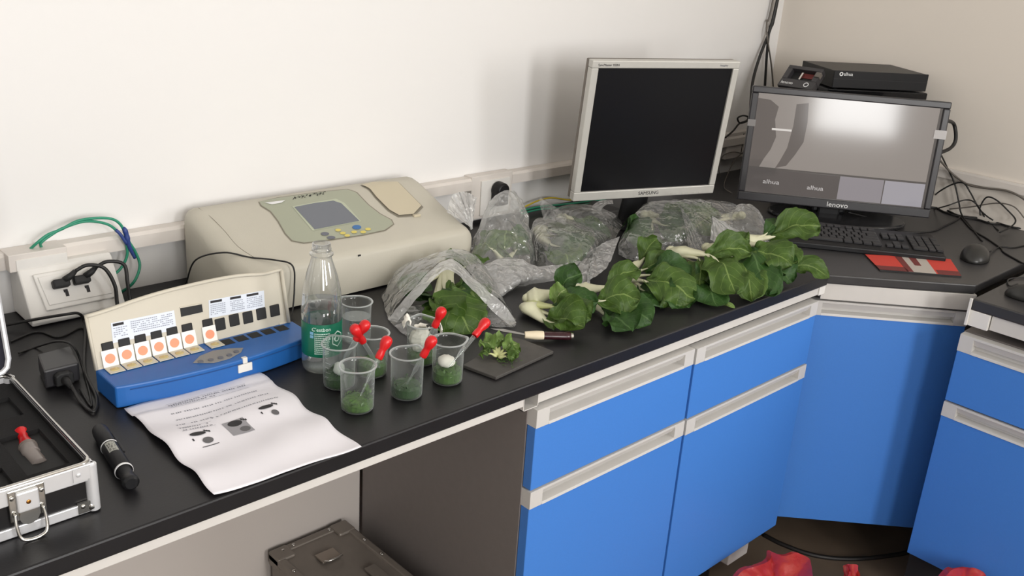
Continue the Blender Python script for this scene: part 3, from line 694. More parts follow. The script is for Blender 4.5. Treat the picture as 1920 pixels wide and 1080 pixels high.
# foam with sunken hollows
m = MB(); FZT = .056
def hollow(px, py, rx, ry, rot, n=20):
    c = Z(px, py, FZT); return [(c.x+rx*cos(a)*cos(rot)-ry*sin(a)*sin(rot), c.y+rx*cos(a)*sin(rot)+ry*sin(a)*cos(rot)) for a in [2*pi*k/n for k in range(n)]]
m.box(KX0+.005, KY0+.006, .03, KX1-.006, KY1-.005, FZT); fo = m.build('foam_insert', FOAM, t, world=True)
cut = MB()
hx = Z(58, 845, FZT)
cut.box(hx.x-.022, hx.y-.055, .034, hx.x+.026, hx.y+.05, .08); hx.z = hx.z; hx2 = Z(12, 765, FZT); cut.box(hx2.x-.06, hx2.y-.03, .034, hx2.x+.012, hx2.y+.03, .08)
hx3 = Z(10, 900, FZT); cut.box(hx3.x-.05, hx3.y-.03, .034, hx3.x+.005, hx3.y+.03, .08)
cme = bpy.data.meshes.new('c'); cut.bm.to_mesh(cme); cut.bm.free(); co = bpy.data.objects.new('c', cme); COL.objects.link(co); co.location = (0, 0, 0)
md = fo.modifiers.new('bool', 'BOOLEAN'); md.operation = 'DIFFERENCE'; md.object = co; md.solver = 'EXACT'
dg = bpy.context.evaluated_depsgraph_get(); dg.update(); nm = bpy.data.meshes.new_from_object(fo.evaluated_get(dg)); fo.modifiers.clear(); fo.data = nm; COL.objects.unlink(co); bpy.data.objects.remove(co)
# latch with wire bail
lx = KX1-.078; ly = KY0-.0015
m = MB(); m.box(lx-.02, ly-.0015, .022, lx+.02, ly+.001, KH-.003); lt = m.build('latch_plate', CHROME, t, world=True, bevel=.003)
m = MB(); m.box(lx-.012, ly-.006, .034, lx+.012, ly, KH-.006); m.build('latch', ALU, t, world=True, bevel=.002)
m = MB(); m.ball((lx, ly-.006, .046), .0028, .001, .0028, 10); m.build('keyhole', mat('brass', S(176, 120, 60), .3, metal=1), t, world=True, smooth=True)
m = MB(); m.cyl((lx, ly-.001, .027), (lx, ly-.004, .027), .011, n=20); m.build('latch_boss', CHROME, t, world=True, smooth=True, angle=40)
m = MB(); m.tube(catmull([(lx-.015, ly-.004, .034), (lx-.016, ly-.008, .02), (lx-.014, ly-.012, .006), (lx-.006, ly-.014, -.002+.004), (lx+.006, ly-.014, .002), (lx+.014, ly-.012, .006), (lx+.016, ly-.008, .02), (lx+.015, ly-.004, .034)]), .0021, 8); m.build('bail', CHROME, t, world=True, smooth=True)
for sx in (-.016, .016):
    m = MB(); m.ball((lx+sx, ly-.002, KH-.012), .003, .002, .003, 10); m.build('rivet', CHROME, t, world=True, smooth=True)
# lid standing open behind
la = radians(8); LM = Matrix.Translation((0, KY1+.004, KH)) @ Matrix.Rotation(-la, 4, 'X')
m = MB(); m.box(KX0, -.012, .004, KX1-.004, .022, .24, LM); ld = m.build('lid', mat('case_lining', S(22, 21, 34), .85), t, world=True)
m = MB(); m.tube([LM @ Vector(p) for p in [(KX0, -.013, .004), (KX1-.022, -.013, .004), (KX1-.012, -.013, .0065), (KX1-.0055, -.013, .012), (KX1-.002, -.013, .024), (KX1-.002, -.013, .24)]], .004, 8)
m.tube([LM @ Vector(p) for p in [(KX0, .02, .004), (KX1-.02, .02, .004), (KX1-.010, .02, .0065), (KX1-.0035, .02, .012), (KX1, .02, .024), (KX1, .02, .24)]], .005, 8)
m.box(KX1-.004, -.012, .02, KX1+.001, .022, .24, LM)
o = m.build('lid_trim', ALU, ld, smooth=True, angle=40); o.data.transform(Matrix.Translation(-t.location))
# dropper bottle lying in the foam
t = thing('dropper_bottle', 'small clear bottle with red rubber bulb lying in the case foam', 'dropper bottle', (hx.x, hx.y, .034))
p0 = Z(38, 808, .052); p1 = Z(52, 838, .050); p2 = Z(75, 872, .046); d_ = (p2-p0).normalized()
m = MB(); m.tube(catmull([p0, p0+d_*.004, p0.lerp(p1, .35), p0.lerp(p1, .7), p1], 4), [.002, .006, .0078, .0082, .0082, .008, .0074, .0066, .006, .0058, .006, .0066, .0074, .008, .0082, .0084, .0084], 14)
m.build('bulb', RED, t, world=True, smooth=True)
m = MB(); m.tube([p1, p1+d_*.003, p1+d_*.018, p1+d_*.019, p2, p2+d_*.002], [.006, .0105, .0105, .0092, .0095, .004], 16); m.build('bottle', mat('frosted_glass', S(128, 120, 116), .3), t, world=True, smooth=True, angle=40)
m = MB(); m.tube([p1-d_*.0005, p1+d_*.004], [.0112, .0112], 16); m.build('collar', mat('collar_grey', S(120, 110, 104), .4), t, world=True, smooth=True, angle=40)

# ------------------------------------------------------------------ adapter and its leads
AH = .032
t = thing('power_adapter', 'black power adapter block behind the marker, left of the blue test box', 'power adapter', (.34, -.31, 0))
tp = [Z(69.7, 664, AH), Z(132, 647.5, AH), Z(148, 680, AH), Z(81.5, 696, AH)]
cc = sum(tp, Vector())/4; tp = [cc+(p-cc)*1.0 for p in tp]
m = MB(); m.prism([Vector((p.x, p.y, .002)) for p in tp][::-1], (0, 0, AH-.002)); m.build('housing', mat('adapter_plastic', S(44, 43, 46), .38), t, world=True, bevel=.003)
m = MB(); fr_ = (tp[2]+tp[3])/2; fd = (tp[2]-tp[3]).normalized(); fn_ = Vector((fd.y, -fd.x, 0))
m.prism([fr_+fd*s_+Vector((0, 0, z-AH)) for s_, z in ((-.013, .006), (.013, .006), (.013, .022), (.007, .026), (-.007, .026), (-.013, .022))], fn_*.012); pl_ = m.build('inlet_plug', BLKM, t, world=True, bevel=.002)
e0 = fr_+fn_*.012+Vector((0, 0, .015-AH))
m = MB(); m.tube([e0, e0+fn_*.012, e0+fn_*.024+Vector((0, 0, -.004))], [.007, .005, .003], 10); m.build('strain_relief', BLKM, t, world=True, smooth=True)
p_ = e0+fn_*.024
cable('mains_lead', 'black mains lead curling from the adapter plug along the bench', [p_, p_+fn_*.012+Vector((0, 0, -.006)), Z(152, 755, .004), Z(175, 772, .004), Z(181, 745, .004), Z(160, 700, .004), Z(158, 660, .004), Z(160, 630, .004), Z(158, 605, .008), Z(148, 588, .028), Z(120, 590, .03), Z(60, 600, .016), Z(0, 612, .005)], .0025, CABLE)
cable('thin_lead', 'thin black lead looping around the adapter block', [Z(35, 662, .003), Z(70, 650, .003), Z(110, 640, .0375), Z(138, 650, .038), Z(155, 690, .006), Z(172, 760, .003), Z(150, 730, .003)], .0018, CABLE)
cable('thin_lead', 'thin black lead lying flat behind the adapter block', [Z(20, 640, .002), Z(70, 622, .002), Z(110, 632, .002), Z(150, 615, .002), Z(165, 622, .002)], .0018, CABLE)

# ------------------------------------------------------------------ wall socket box with plugs
t = thing('socket_box', 'slanted white wall socket box below the trunking at the left', 'socket', (.43, -.06, 0))
SX0, SX1 = .352, .512
m = MB(); m.prism([(SX0, -.003, .002), (SX0, -.096, .002), (SX0, -.10, .010), (SX0, -.052, .09), (SX0, -.045, .094), (SX0, -.003, .094)], (SX1-SX0, 0, 0)); m.build('box', WPL, t, world=True, bevel=.003)
sn = Vector((0, -.08, .048)).normalized()*-1; sn = Vector((0, -.857, -.0)).normalized()
fa = Vector((0, -.10, .010)); fb = Vector((0, -.052, .09)); fu = (fb-fa).normalized(); fnrm = Vector((0, -fu.z, fu.y))
def SF(x, h, off=0): return Vector((x, fa.y, fa.z))+fu*h+fnrm*off
m = MB(); m.prism([SF(.378, .016), SF(.498, .016), SF(.490, .082), SF(.372, .082)], fnrm*.006); m.build('faceplate', WPL, t, world=True, bevel=.002)
m = MB(); m.prism([SF(.384, .024, .006), SF(.492, .024, .006), SF(.484, .076, .006), SF(.378, .076, .006)], fnrm*.002); m.build('socket_insert', WPL, t, world=True, bevel=.001)
m = MB()
for x in (.416, .452):
    for (dx, dh, w_, h_) in ((0, .044, .0035, .0025), (.001, .038, .0028, .004)):
        m.prism([SF(x+dx-w_, dh-h_, .008), SF(x+dx+w_, dh-h_, .008), SF(x+dx+w_, dh+h_, .008), SF(x+dx-w_, dh+h_, .008)], fnrm*.0006)
m.build('socket_hole', INKD, t, world=True)
for k, (x, lab) in enumerate(((.409, 'black mains plug in the left outlet of the slanted box'), (.444, 'black mains plug in the right outlet of the slanted box'))):
    p = thing('mains_plug', lab, 'plug', SF(x, .056, .009), 0, 'plugs in the slanted socket box')
    m = MB(); m.prism([SF(x-.014, .049, .009), SF(x+.014, .049, .009), SF(x+.014, .064, .009), SF(x-.014, .064, .009)], fnrm*.016); m.build('plug_body', BLKM, p, world=True, bevel=.003)
    m = MB(); m.tube([SF(x+.006, .060, .02), SF(x+.018, .066, .024), SF(x+.026, .072, .026)], [.0065, .0055, .004], 10); m.build('strain_relief', BLKM, p, world=True, smooth=True)
    q = SF(x+.026, .072, .026)
    cable('lead', None, [q, q+Vector((.02, -.004, .008)), q+Vector((.045, -.012, .0)), q+Vector((.056-.012*k, -.024, -.03)), q+Vector((.054-.012*k, -.034, -.06)), Vector((q.x+.052-.012*k, q.y-.05, .012)), Vector((q.x+.05-.012*k, q.y-.12, .004))], .0034, CABLE, p)
t = thing('trunking_cap', 'off-white junction cap on the trunking above the slanted socket box', 'junction cap', (.39, -.03, .1))
m = MB(); m.box(.341, -.048, .088, .437, -.0015, .1185); m.build('cap', TRUNK, t, world=True, bevel=.001)
m = MB(); m.box(.352, -.0495, .086, .436, -.0475, .1085); m.build('cap_cover', WPL, t, world=True, bevel=.0005)
def wy(px, py, y=-.035): return YP(px, py, y)
cable('network_cable', 'green network cable arching highest up the wall behind the socket box', [Vector((.385, -.025, .118)), wy(70, 455), wy(90, 440), wy(115, 430), wy(150, 413), wy(200, 409), wy(225, 420), wy(240, 450), wy(255, 475), wy(262, 500, -.04), wy(250, 530, -.05), Z(225, 549, .003), Z(205, 560, .003)], .0026, GREEN, group=None)
cable('network_cable', 'green network cable on the inner, lower arc behind the socket box', [Vector((.402, -.025, .118)), wy(77, 455), wy(95, 441), wy(120, 427), wy(160, 415), wy(200, 420), wy(222, 436), wy(236, 456), wy(238, 480), wy(225, 505), wy(205, 520, -.04), wy(190, 528, -.04)], .0026, GREEN)
t = MB(); t.tube(catmull([wy(232, 426, -.038), wy(237, 440, -.038), wy(240, 455, -.038), wy(246, 470, -.038), wy(253, 484, -.038)], 4), [.002, .004, .005, .0048, .0045, .0052, .0056, .005, .0045, .0042, .004, .0038, .0036, .0033, .0032, .0030, .003], 8)
o = t.build('tape_wrap', TAPE, smooth=True); tag(o, 'dark blue tape wrapped around the two green cables', 'tape')
o = MB(); o.tube(catmull([wy(217, 431, -.038), wy(226, 440, -.04), wy(238, 458, -.041)], 4), [.003]*9, 8); o = o.build('tape_wrap', TAPE, smooth=True); tag(o, 'short blue tape end on the lower green cable', 'tape')

# second wall socket with black plug
t = thing('socket_box', 'off-white wall socket plate behind the plastic bags, below the trunking', 'socket', (1.46, -.02, .07))
m = MB(); m.box(1.395, -.03, .012, 1.53, -.0015, .121); m.build('box', TRUNK, t, world=True, bevel=.001)
m = MB(); m.box(1.424, -.034, .02, 1.52, -.029, .108); m.build('faceplate', WPL, t, world=True, bevel=.001)
o = MB(); o.cyl((1.475, -.035, .083), (1.475, -.062, .083), .021, .019, 28); o.box(1.456, -.06, .045, 1.494, -.035, .083); o = o.build('mains_plug', BLKP, bevel=.004, smooth=True, angle=35)
tag(o, 'rounded black mains plug in the wall socket behind the bags', 'plug')
ga = [YP(983, 388, -.03), YP(1010, 376, -.025), YP(1035, 371, -.025), YP(1070, 375, -.03), YP(1110, 372, -.03)]
cable('earth_wire', 'yellow wire rising along the wall behind the monitor', ga, .0022, YELLOW)
cable('network_cable', 'green cable lying along the wall foot behind the silver monitor', [YP(975, 396, -.03), YP(1010, 388, -.028), YP(1060, 383, -.03), YP(1100, 378, -.03), YP(1150, 372, -.03)], .003, GREEN)
cable('network_cable', 'second green cable along the wall foot, nearer the bench edge', [YP(978, 401, -.045), YP(1010, 393, -.042), YP(1060, 389, -.045), YP(1100, 383, -.045), YP(1140, 378, -.045)], .0025, GREEN)

# ------------------------------------------------------------------ silver 5:4 monitor
def at_local(root, m): return m
sm = Vector((1.744, -.300, .257)); syaw = -.327; stilt = .104
t = thing('computer_monitor', 'silver framed square monitor with a black screen', 'monitor', (sm.x, sm.y, 0), syaw)
RX = Matrix.Translation((0, 0, sm.z)) @ Matrix.Rotation(stilt, 4, 'X')
AW, AHH = .376, .301; OL, OR_, OT, OB = AW/2+.018, AW/2+.017, AHH/2+.0175, AHH/2+.0225
m = MB()
for a in ((-OL, OT, OR_, AHH/2), (-OL, -AHH/2, OR_, -OB), (-OL, AHH/2, -AW/2, -AHH/2), (AW/2, AHH/2, OR_, -AHH/2)): m.box(a[0], -.004, a[3], a[2], .016, a[1], RX)
bz = m.build('bezel', SILVER, t, bevel=.002)
m = MB(); m.box(-AW/2-.002, .001, -AHH/2-.002, AW/2+.002, .012, AHH/2+.002, RX); m.build('screen', mat('dark_screen', S(15, 15, 18), .3, spec=.25), t)
m = MB(); m.box(-OL+.001, .016, -OB+.002, OR_-.001, .03, OT-.001, RX); m.box(-OL+.06, .03, -OB+.05, OR_-.06, .062, OT-.05, RX); m.build('back_shell', mat('monitor_back', S(112, 104, 96), .5), t, bevel=.003)
text('SAMSUNG', .0125, INKD, bz, 'brand_lettering', RX @ FRONT(0.006, -.0042, -AHH/2-.0115), font_scale_x=1.05)
text('SyncMaster 920N', .0078, INKD, bz, 'model_lettering', RX @ FRONT(-AW/2+.025, -.0042, AHH/2+.0075))
text('EnergyStar', .0055, BTNG, bz, 'corner_lettering', RX @ FRONT(AW/2-.03, -.0042, AHH/2+.0078))
m = MB()
for k in range(6): m.box(AW/2-.115+.017*k, -.0048, -OB+.004, AW/2-.105+.017*k, -.003, -OB+.0065, RX)
m.build('button', SILVER, t)
m = MB(); m.tube([(0, .075, .008), (0, .066, .06), (0, .05, .14), (0, .045, .2)], [.045, .038, .035, .035], 16, flat=1); nk = m.build('stand_neck', BLKP, t, smooth=True, angle=50)
for v in nk.data.vertices: v.co.y = .06+(v.co.y-.06)*.4
m = MB(); m.lathe([(0, .0145), (.055, .014), (.078, .010), (.085, .004), (.085, .0005), (0, .0005)], 40, c=(0, .075, 0)); m.build('stand_base', BLKP, t, smooth=True, angle=35)

# ------------------------------------------------------------------ wide monitor on the corner top
lm_ = Vector((2.302, -.498, .188)); lyaw = -.903; LT = -.075
t = thing('computer_monitor', 'wide black framed monitor with a bright reflection on its lit screen', 'monitor', (lm_.x, lm_.y, -.004), lyaw)
RX = Matrix.Translation((0, 0, lm_.z+.004)) @ Matrix.Rotation(LT, 4, 'X')
AW, AHH = .476, .268; bl, br, bt, bb_ = .018, .018, .018, .024
m = MB()
for a in ((-AW/2-bl, AHH/2+bt, AW/2+br, AHH/2), (-AW/2-bl, -AHH/2, AW/2+br, -AHH/2-bb_), (-AW/2-bl, AHH/2, -AW/2, -AHH/2), (AW/2, AHH/2, AW/2+br, -AHH/2)): m.box(a[0], -.006, a[3], a[2], .014, a[1], RX)
bz = m.build('bezel', mat('monitor_bezel_dark', S(46, 45, 48), .32), t, bevel=.003)
m = MB(); m.box(-AW/2-bl+.002, .014, -AHH/2-bb_+.002, AW/2+br-.002, .032, AHH/2+bt-.002, RX); m.box(-.14, .032, -.10, .14, .055, .08, RX); m.build('back_shell', BLKP, t, bevel=.004)
def scr(name, col, s): return mat(name, S(12, 12, 13), .09, spec=.6, emit=col, emit_s=s)
m = MB(); m.box(-AW/2-.001, .0005, -AHH/2-.001, AW/2+.001, .010, AHH/2+.001, RX); sc_ = m.build('screen', scr('screen_lit', S(92, 87, 84), 1.0), t)
def pane(name, u0, v0, u1, v1, m_, off):
    b = MB(); b.box(-AW/2+AW*u0, -off, AHH/2-AHH*v1, -AW/2+AW*u1, 0.0004, AHH/2-AHH*v0, RX); return b.build(name, m_, sc_)
pane('video_pane', .0, .0, .985, .735, scr('feed_main_haze', S(150, 142, 136), 1.0), .0002)  # main feed; its grey glow also holds the haze of the mirrored room
pane('video_pane', .012, .755, .262, .99, scr('feed_dark', S(92, 86, 84), 1.0), .0002)
pane('video_pane', .268, .755, .512, .99, scr('feed_dark', S(92, 86, 84), 1.0), .0002)
pane('video_pane', .518, .755, .76, .99, scr('feed_grey', S(148, 142, 146), 1.0), .0002)
pane('video_pane', .766, .755, .985, .99, scr('feed_pale', S(166, 162, 168), 1.0), .0002)
# dark figure and bright sill mirrored in the screen, painted as glowing shapes
def blob(name, pts, m_, off=.0004):
    b = MB(); P_ = [RX @ Vector((-AW/2+AW*u, -off, AHH/2-AHH*v)) for u, v in pts]; b.prism(P_, RX.to_3x3() @ Vector((0, .0003, 0))); return b.build(name, m_, sc_)
fd_ = scr('reflection_dark', S(104, 97, 93), 1.0)
blob('reflected_shape', [(0, .05), (.07, .06), (.12, .12), (.11, .25), (.13, .42), (.11, .55), (.08, .65), (.06, .735), (0, .735)], fd_)
blob('reflected_shape', [(.215, .08), (.28, .06), (.29, .25), (.285, .45), (.25, .58), (.21, .70), (.15, .735), (.17, .66), (.20, .52), (.215, .3)], fd_)
pane('reflected_sill', .10, .335, .21, .355, scr('reflection_bright', S(226, 220, 214), 1.0), .0005)
text('alhua', .0165, scr('caption', S(205, 200, 198), 1.0), sc_, 'tile_caption', RX @ FRONT(-AW/2+AW*.14, -.0008, AHH/2-AHH*.88), font_scale_x=1.3)
text('alhua', .0165, scr('caption', S(205, 200, 198), 1.0), sc_, 'tile_caption', RX @ FRONT(-AW/2+AW*.39, -.0008, AHH/2-AHH*.90), font_scale_x=1.3)
text('lenovo', .019, LOGO, bz, 'brand_lettering', RX @ FRONT(.012, -.0065, -AHH/2-.0125), font_scale_x=1.1)
m = MB(); m.box(-AW/2-bl-.001, -.0068, .045, -AW/2+.002, -.0058, .063, RX); m.build('tape_strip', mat('clear_tape', S(136, 134, 134), .1), t)
m = MB(); m.box(AW/2-.012, -.0068, .055, AW/2+br+.001, -.0058, .078, RX); m.build('tape_strip', mat('clear_tape_pale', S(190, 188, 188), .08), t)
m = MB(); m.box(-.045, .03, .01, .045, .05, .13); m.box(-.03, .02, .005, .03, .045, .03); m.build('stand_neck', BLKP, t, bevel=.006)
m = MB(); m.prism([(.02+.185*cos(a)*(1 if True else 0), .015+.105*sin(a), .0) for a in [2*pi*k/40 for k in range(40)]], (0, 0, .011)); m.build('stand_base', mat('stand_gloss', S(40, 40, 42), .18), t, bevel=.004, smooth=True, angle=40)

# ------------------------------------------------------------------ recorders, tower behind the wide monitor
ryaw = radians(-34.2); rc = Vector((2.545, -.395, 0))
def rloc(dx, dy): return Vector((rc.x+dx*cos(ryaw)-dy*sin(ryaw), rc.y+dx*sin(ryaw)+dy*cos(ryaw), 0))
t = thing('computer_tower', 'black computer case hidden behind the wide monitor, under the recorders', 'computer', (rc.x, rc.y, -.004), ryaw)
m = MB(); m.box(-.15, -.085, .004, .135, .085, .293); m.build('case', BLKP, t, bevel=.004)
m = MB(); m.box(-.149, -.089, .01, .134, -.0855, .285); m.build('front_panel', BLKM, t, bevel=.002)
t = thing('video_recorder', 'lower black recorder, just showing under the one with a logo', 'recorder', (rc.x, rc.y, .2895), ryaw, 'stacked black recorders')
m = MB(); m.box(-.148, -.098, .003, .15, .10, .044); m.build('case', BLKP, t, bevel=.002)
m = MB(); m.box(-.148, -.1015, .004, .15, -.0985, .043); m.build('front_panel', BLKG, t, bevel=.001)
m = MB(); [m.cyl((x, y, 0), (x, y, .004), .008, n=10) for x in (-.12, .12) for y in (-.075, .075)]; m.build('foot', BLKM, t)
t = thing('video_recorder', 'topmost flat black recorder with a pale round logo, in the room corner', 'recorder', (rc.x, rc.y, .334), ryaw, 'stacked black recorders')
m = MB(); m.box(-.14, -.098, .003, .14, .10, .05); m.build('case', mat('recorder_lid', S(30, 28, 26), .4, spec=.2), t, bevel=.0015)
m = MB(); m.box(-.141, -.104, .004, .141, -.0985, .051); fp = m.build('front_panel', BLKP, t, bevel=.0015)
m = MB(); m.box(-.141, -.1045, .028, .141, -.1035, .029); m.build('groove', BLKM, t)
text('alhua', .013, LOGO, fp, 'brand_lettering', FRONT(-.10, -.1045, .042))
m = MB(); m.lathe([(.0028, 0), (.0055, 0), (.0055, .0008), (.0028, .0008)], 18, M=Matrix.Translation((-.121, -.1042, .042)) @ Matrix.Rotation(pi/2, 4, 'X')); m.build('logo_ring', LOGO, fp)
m = MB(); [m.cyl((x, y, -.0005), (x, y, .004), .008, n=10) for x in (-.12, .12) for y in (-.075, .075)]; m.build('foot', BLKM, t)
# small tilted device with round button
t = thing('desk_device', 'small black tilted device with round button, left of the recorders', 'computer', (2.32, -.33, -.004), -1.575)
m = MB(); m.box(-.034, .004, .0, .034, .05, .335); m.build('body', BLKP, t, bevel=.004)
RXd = Matrix.Translation((0, 0, .361)) @ Matrix.Rotation(-.79, 4, 'X') @ Matrix.Rotation(-.03, 4, 'Y')
m = MB()
for a in ((-.0525, -.0375, .0525, -.010), (-.0525, .026, .0525, .0375), (-.0525, -.010, -.036, .026), (.036, -.010, .0525, .026)): m.box(a[0], -.003, a[1], a[2], .02, a[3], RXd)
hd = m.build('head', mat('device_grey', S(50, 48, 50), .4), t, bevel=.0015)
m = MB(); m.box(-.036, .012, -.010, .036, .018, .026, RXd); m.build('recess', BLKM, t)
m = MB(); m.box(-.012, .010, .008, .034, .013, .024, RXd); m.build('recess_label', PADD, t)
m = MB(); m.box(-.004, .0, -.006, .001, .012, .018, RXd); m.build('lever', CHROME, t)
m = MB(); m.box(.040, -.006, .006, .054, .006, .022, RXd); m.build('side_clip', CABLEG, t)
text('lenovo', .0135, LOGO, hd, 'brand_lettering', RXd @ FRONT(-.028, -.0034, -.025))
m = MB(); m.lathe([(.0055, 0), (.0075, 0), (.0075, .001), (.0055, .001)], 20, M=RXd @ Matrix.Translation((.030, -.0032, -.024)) @ Matrix.Rotation(pi/2, 4, 'X')); m.build('button_ring', LOGO, t)

# ------------------------------------------------------------------ keyboard, mouse pad, mice
kc = Z(1774, 487, .004); kv = Vector((cos(-.903), sin(-.903), 0)); kn = Vector((-kv.y, kv.x, 0))
KL, KD = .445, .150
ko = kc - kv*KL
t = thing('keyboard', 'black full-size keyboard in front of the wide monitor', 'keyboard', (ko.x, ko.y, -.004), -.903)
m = MB(); m.prism([(0, 0, 0), (0, 0, .014), (0, .02, .018), (0, KD, .028), (0, KD, .0)], (KL, 0, 0)); m.build('body', BLKP, t, bevel=.003)
tilt = math.atan2(.010, KD-.02)
keym = MB(); keym.box(-.0078, -.0078, 0, .0078, .0078, .006)
kme = bpy.data.meshes.new('key'); 
bmesh.ops.bevel(keym.bm, geom=keym.bm.edges[:], offset=.0012, segments=1, affect='EDGES'); keym.bm.to_mesh(kme); keym.bm.free(); kme.materials.append(mat('key_plastic', S(40, 40, 42), .45))
def key(cx, cy, sx=1, sy=1):
    o = bpy.data.objects.new('key', kme); COL.objects.link(o); o.parent = t; o.location = (cx, cy, .0175+(cy-.02)*.077)
    o.scale = (sx, sy, 1); o.rotation_euler = (tilt, 0, 0)
U = .0187; x0 = .016; rows = [.030+U*i for i in range(5)] + [.030+U*5+.004]
def rowkeys(y, ws):
    x = x0
    for w_ in ws:
        if w_ > 0: key(x+w_*U/2, y, (w_*U-.0026)/.0156)
        x += abs(w_)*U
rowkeys(rows[0], [1.5, 1.25, 1.25, 6, 1.25, 1.25, 1.25, 1.25]); rowkeys(rows[1], [2.25]+[1]*10+[2.75]); rowkeys(rows[2], [1.75]+[1]*11+[2.25]); rowkeys(rows[3], [1.5]+[1]*12+[1.5]); rowkeys(rows[4], [1]*13+[2]); rowkeys(rows[5], [1, -1]+[1]*4+[-.5]+[1]*4+[-.5]+[1]*4)
xb = x0+15*U+.009
for i in range(3):
    key(xb+U*(i+.5), rows[0], 1.03)
    key(xb+U*(i+.5), rows[3], 1.03); key(xb+U*(i+.5), rows[4], 1.03)
key(xb+U*1.5, rows[1], 1.03)
xc = xb+3*U+.008
for j in range(1, 4):
    for i in range(3): key(xc+U*(i+.5), rows[j], 1.03)
for i in range(4): key(xc+U*(i+.5), rows[4], 1.03)
key(xc+U, rows[0], 2.2); key(xc+U*2.5, rows[0], 1.03); key(xc+U*3.5, rows[0]+U/2, 1.03, 2.2); key(xc+U*3.5, rows[2]+U/2, 1.03, 2.2)
pc = [Z(1622, 477, -.001), Z(1650, 506, -.001), Z(1803, 518, -.001), Z(1782, 486, -.001)]
t = thing('mouse_pad', 'red and grey mouse pad sticking out under the keyboard', 'mouse pad', (2.06, -.83, -.004))
m = MB(); m.prism([p+Vector((0, 0, -.0028)) for p in pc], (0, 0, .0028)); m.build('pad', BLKM, t, world=True)
def padq(u0, u1, v0, v1, m_, name, l=.0004):
    b = MB(); c_ = [pc[0], pc[3], pc[2], pc[1]]
    b.prism([bilerp(c_, u0, v0), bilerp(c_, u1, v0), bilerp(c_, u1, v1), bilerp(c_, u0, v1)], (0, 0, l)); return b.build(name, m_, t, world=True)
padq(.0, .36, .0, .97, PADR, 'red_field'); padq(.36, .70, 0, .97, PADW, 'grey_field'); padq(.70, 1, 0, .97, PADR, 'red_field'); padq(.34, .42, 0, .97, PADD, 'dark_stripe', .0006); padq(.5, .58, .0, .55, PADD, 'dark_stripe', .0007); padq(.0, .36, .72, .97, PADD, 'dark_stripe', .0006); padq(.72, 1, .74, .97, PADD, 'dark_stripe', .0006)
def mouse(label, loc, rz):
    t = thing('computer_mouse', label, 'mouse', loc, rz)
    m = MB(); r = m.ball((0, 0, .004), .034, .057, .033, 24)
    for v in r:
        if v.co.z < .0005: v.co.z = .0005
        v.co.z *= 1-.25*(v.co.y/.052)**2 if v.co.y < 0 else 1-.1*(v.co.y/.052)
    m.build('shell', mat('mouse_shell', S(38, 38, 37), .3), t, smooth=True)
    m = MB(); m.cyl((-.003, .034, .022), (.003, .034, .022), .007, n=12); m.build('wheel', BLKM, t)
    m = MB(); m.tube([(0, .05, .024), (0, .03, .0325), (0, .012, .0355)], .0008, 5); m.build('button_gap', BLKG, t)
    return t
p = Z(1828, 482, 0); mouse('black computer mouse right of the keyboard on the corner worktop', (p.x, p.y, -.004), radians(-75))
p = Z(1925, 560, 0); mouse('black mouse cut off by the right picture edge, on the right worktop', (p.x+.005, p.y-.01, 0), radians(-160))

# ------------------------------------------------------------------ cables at the right wall and in the corner
zt = -.002
def rx(px, py, x=2.69): return XP(px, py, x)
cable('monitor_cable', 'thick black cable bowing out behind the right frame of the wide monitor', [PLN(1770, 225, lm_+Vector((.05, .04, 0)), Vector((.785, .62, 0))), rx(1788, 232, 2.60), rx(1792, 260, 2.60), rx(1783, 277, 2.58), PLN(1762, 287, lm_+Vector((.05, .04, 0)), Vector((.785, .62, 0)))], .005, CABLE)
cable('black_cable', 'black cable dropping from behind the wide monitor to the worktop', [rx(1763, 287, 2.62), rx(1775, 312), rx(1790, 345), rx(1798, 380), rx(1803, 402), Z(1820, 425, zt), Z(1838, 448, zt), Z(1842, 452, zt)], .0022, CABLE)
cable('grey_cable', 'grey cable hanging across the right wall below the trunking', [rx(1762, 300, 2.62), rx(1785, 325), rx(1815, 346), rx(1850, 353), rx(1885, 357), rx(1910, 367), rx(1935, 385)], .003, CABLEG)
cable('black_cable', 'black cable forming a low arch against the right wall', [Z(1748, 372, .01), rx(1760, 360), rx(1785, 346), rx(1806, 343), rx(1820, 362), rx(1835, 390), rx(1850, 405), rx(1862, 413)], .0022, CABLE)
cable('black_cable', 'black cable making a tall round loop at the right wall', [rx(1838, 404), rx(1838, 388), rx(1850, 370), rx(1868, 375), rx(1890, 395), rx(1904, 412), rx(1897, 424, 2.66), rx(1875, 436, 2.6)], .0022, CABLE)
cable('grey_cable', 'thin grey cable in a shallow curve low on the right wall', [rx(1780, 392), rx(1820, 388), rx(1868, 381), rx(1900, 387), rx(1920, 408), rx(1930, 420)], .0018, CABLEG)
cable('black_cable', 'black cable sloping from the monitor to the right edge along the wall foot', [Z(1742, 380, zt), Z(1765, 395, zt), Z(1790, 404, zt), Z(1830, 411, zt), Z(1870, 420, zt), Z(1930, 408, zt)], .003, CABLE)
cable('black_cable', 'black cable running under the others along the wall foot', [Z(1738, 388, zt), Z(1770, 392, zt), Z(1800, 405, zt), Z(1845, 410, zt), Z(1890, 424, zt), Z(1925, 430, zt)], .0028, CABLE)
cable('black_cable', 'black cable rising in a small hump beside the monitor', [Z(1752, 392, zt), rx(1775, 386, 2.62), rx(1810, 375, 2.66), rx(1830, 382, 2.66), Z(1850, 412, zt), Z(1872, 432, zt)], .002, CABLE)
cable('black_cable', 'black cable lying across the worktop behind the mouse', [Z(1800, 405, zt), Z(1822, 430, zt), Z(1850, 447, zt), Z(1876, 465, zt), Z(1885, 475, zt), Z(1930, 500, zt)], .0022, CABLE)
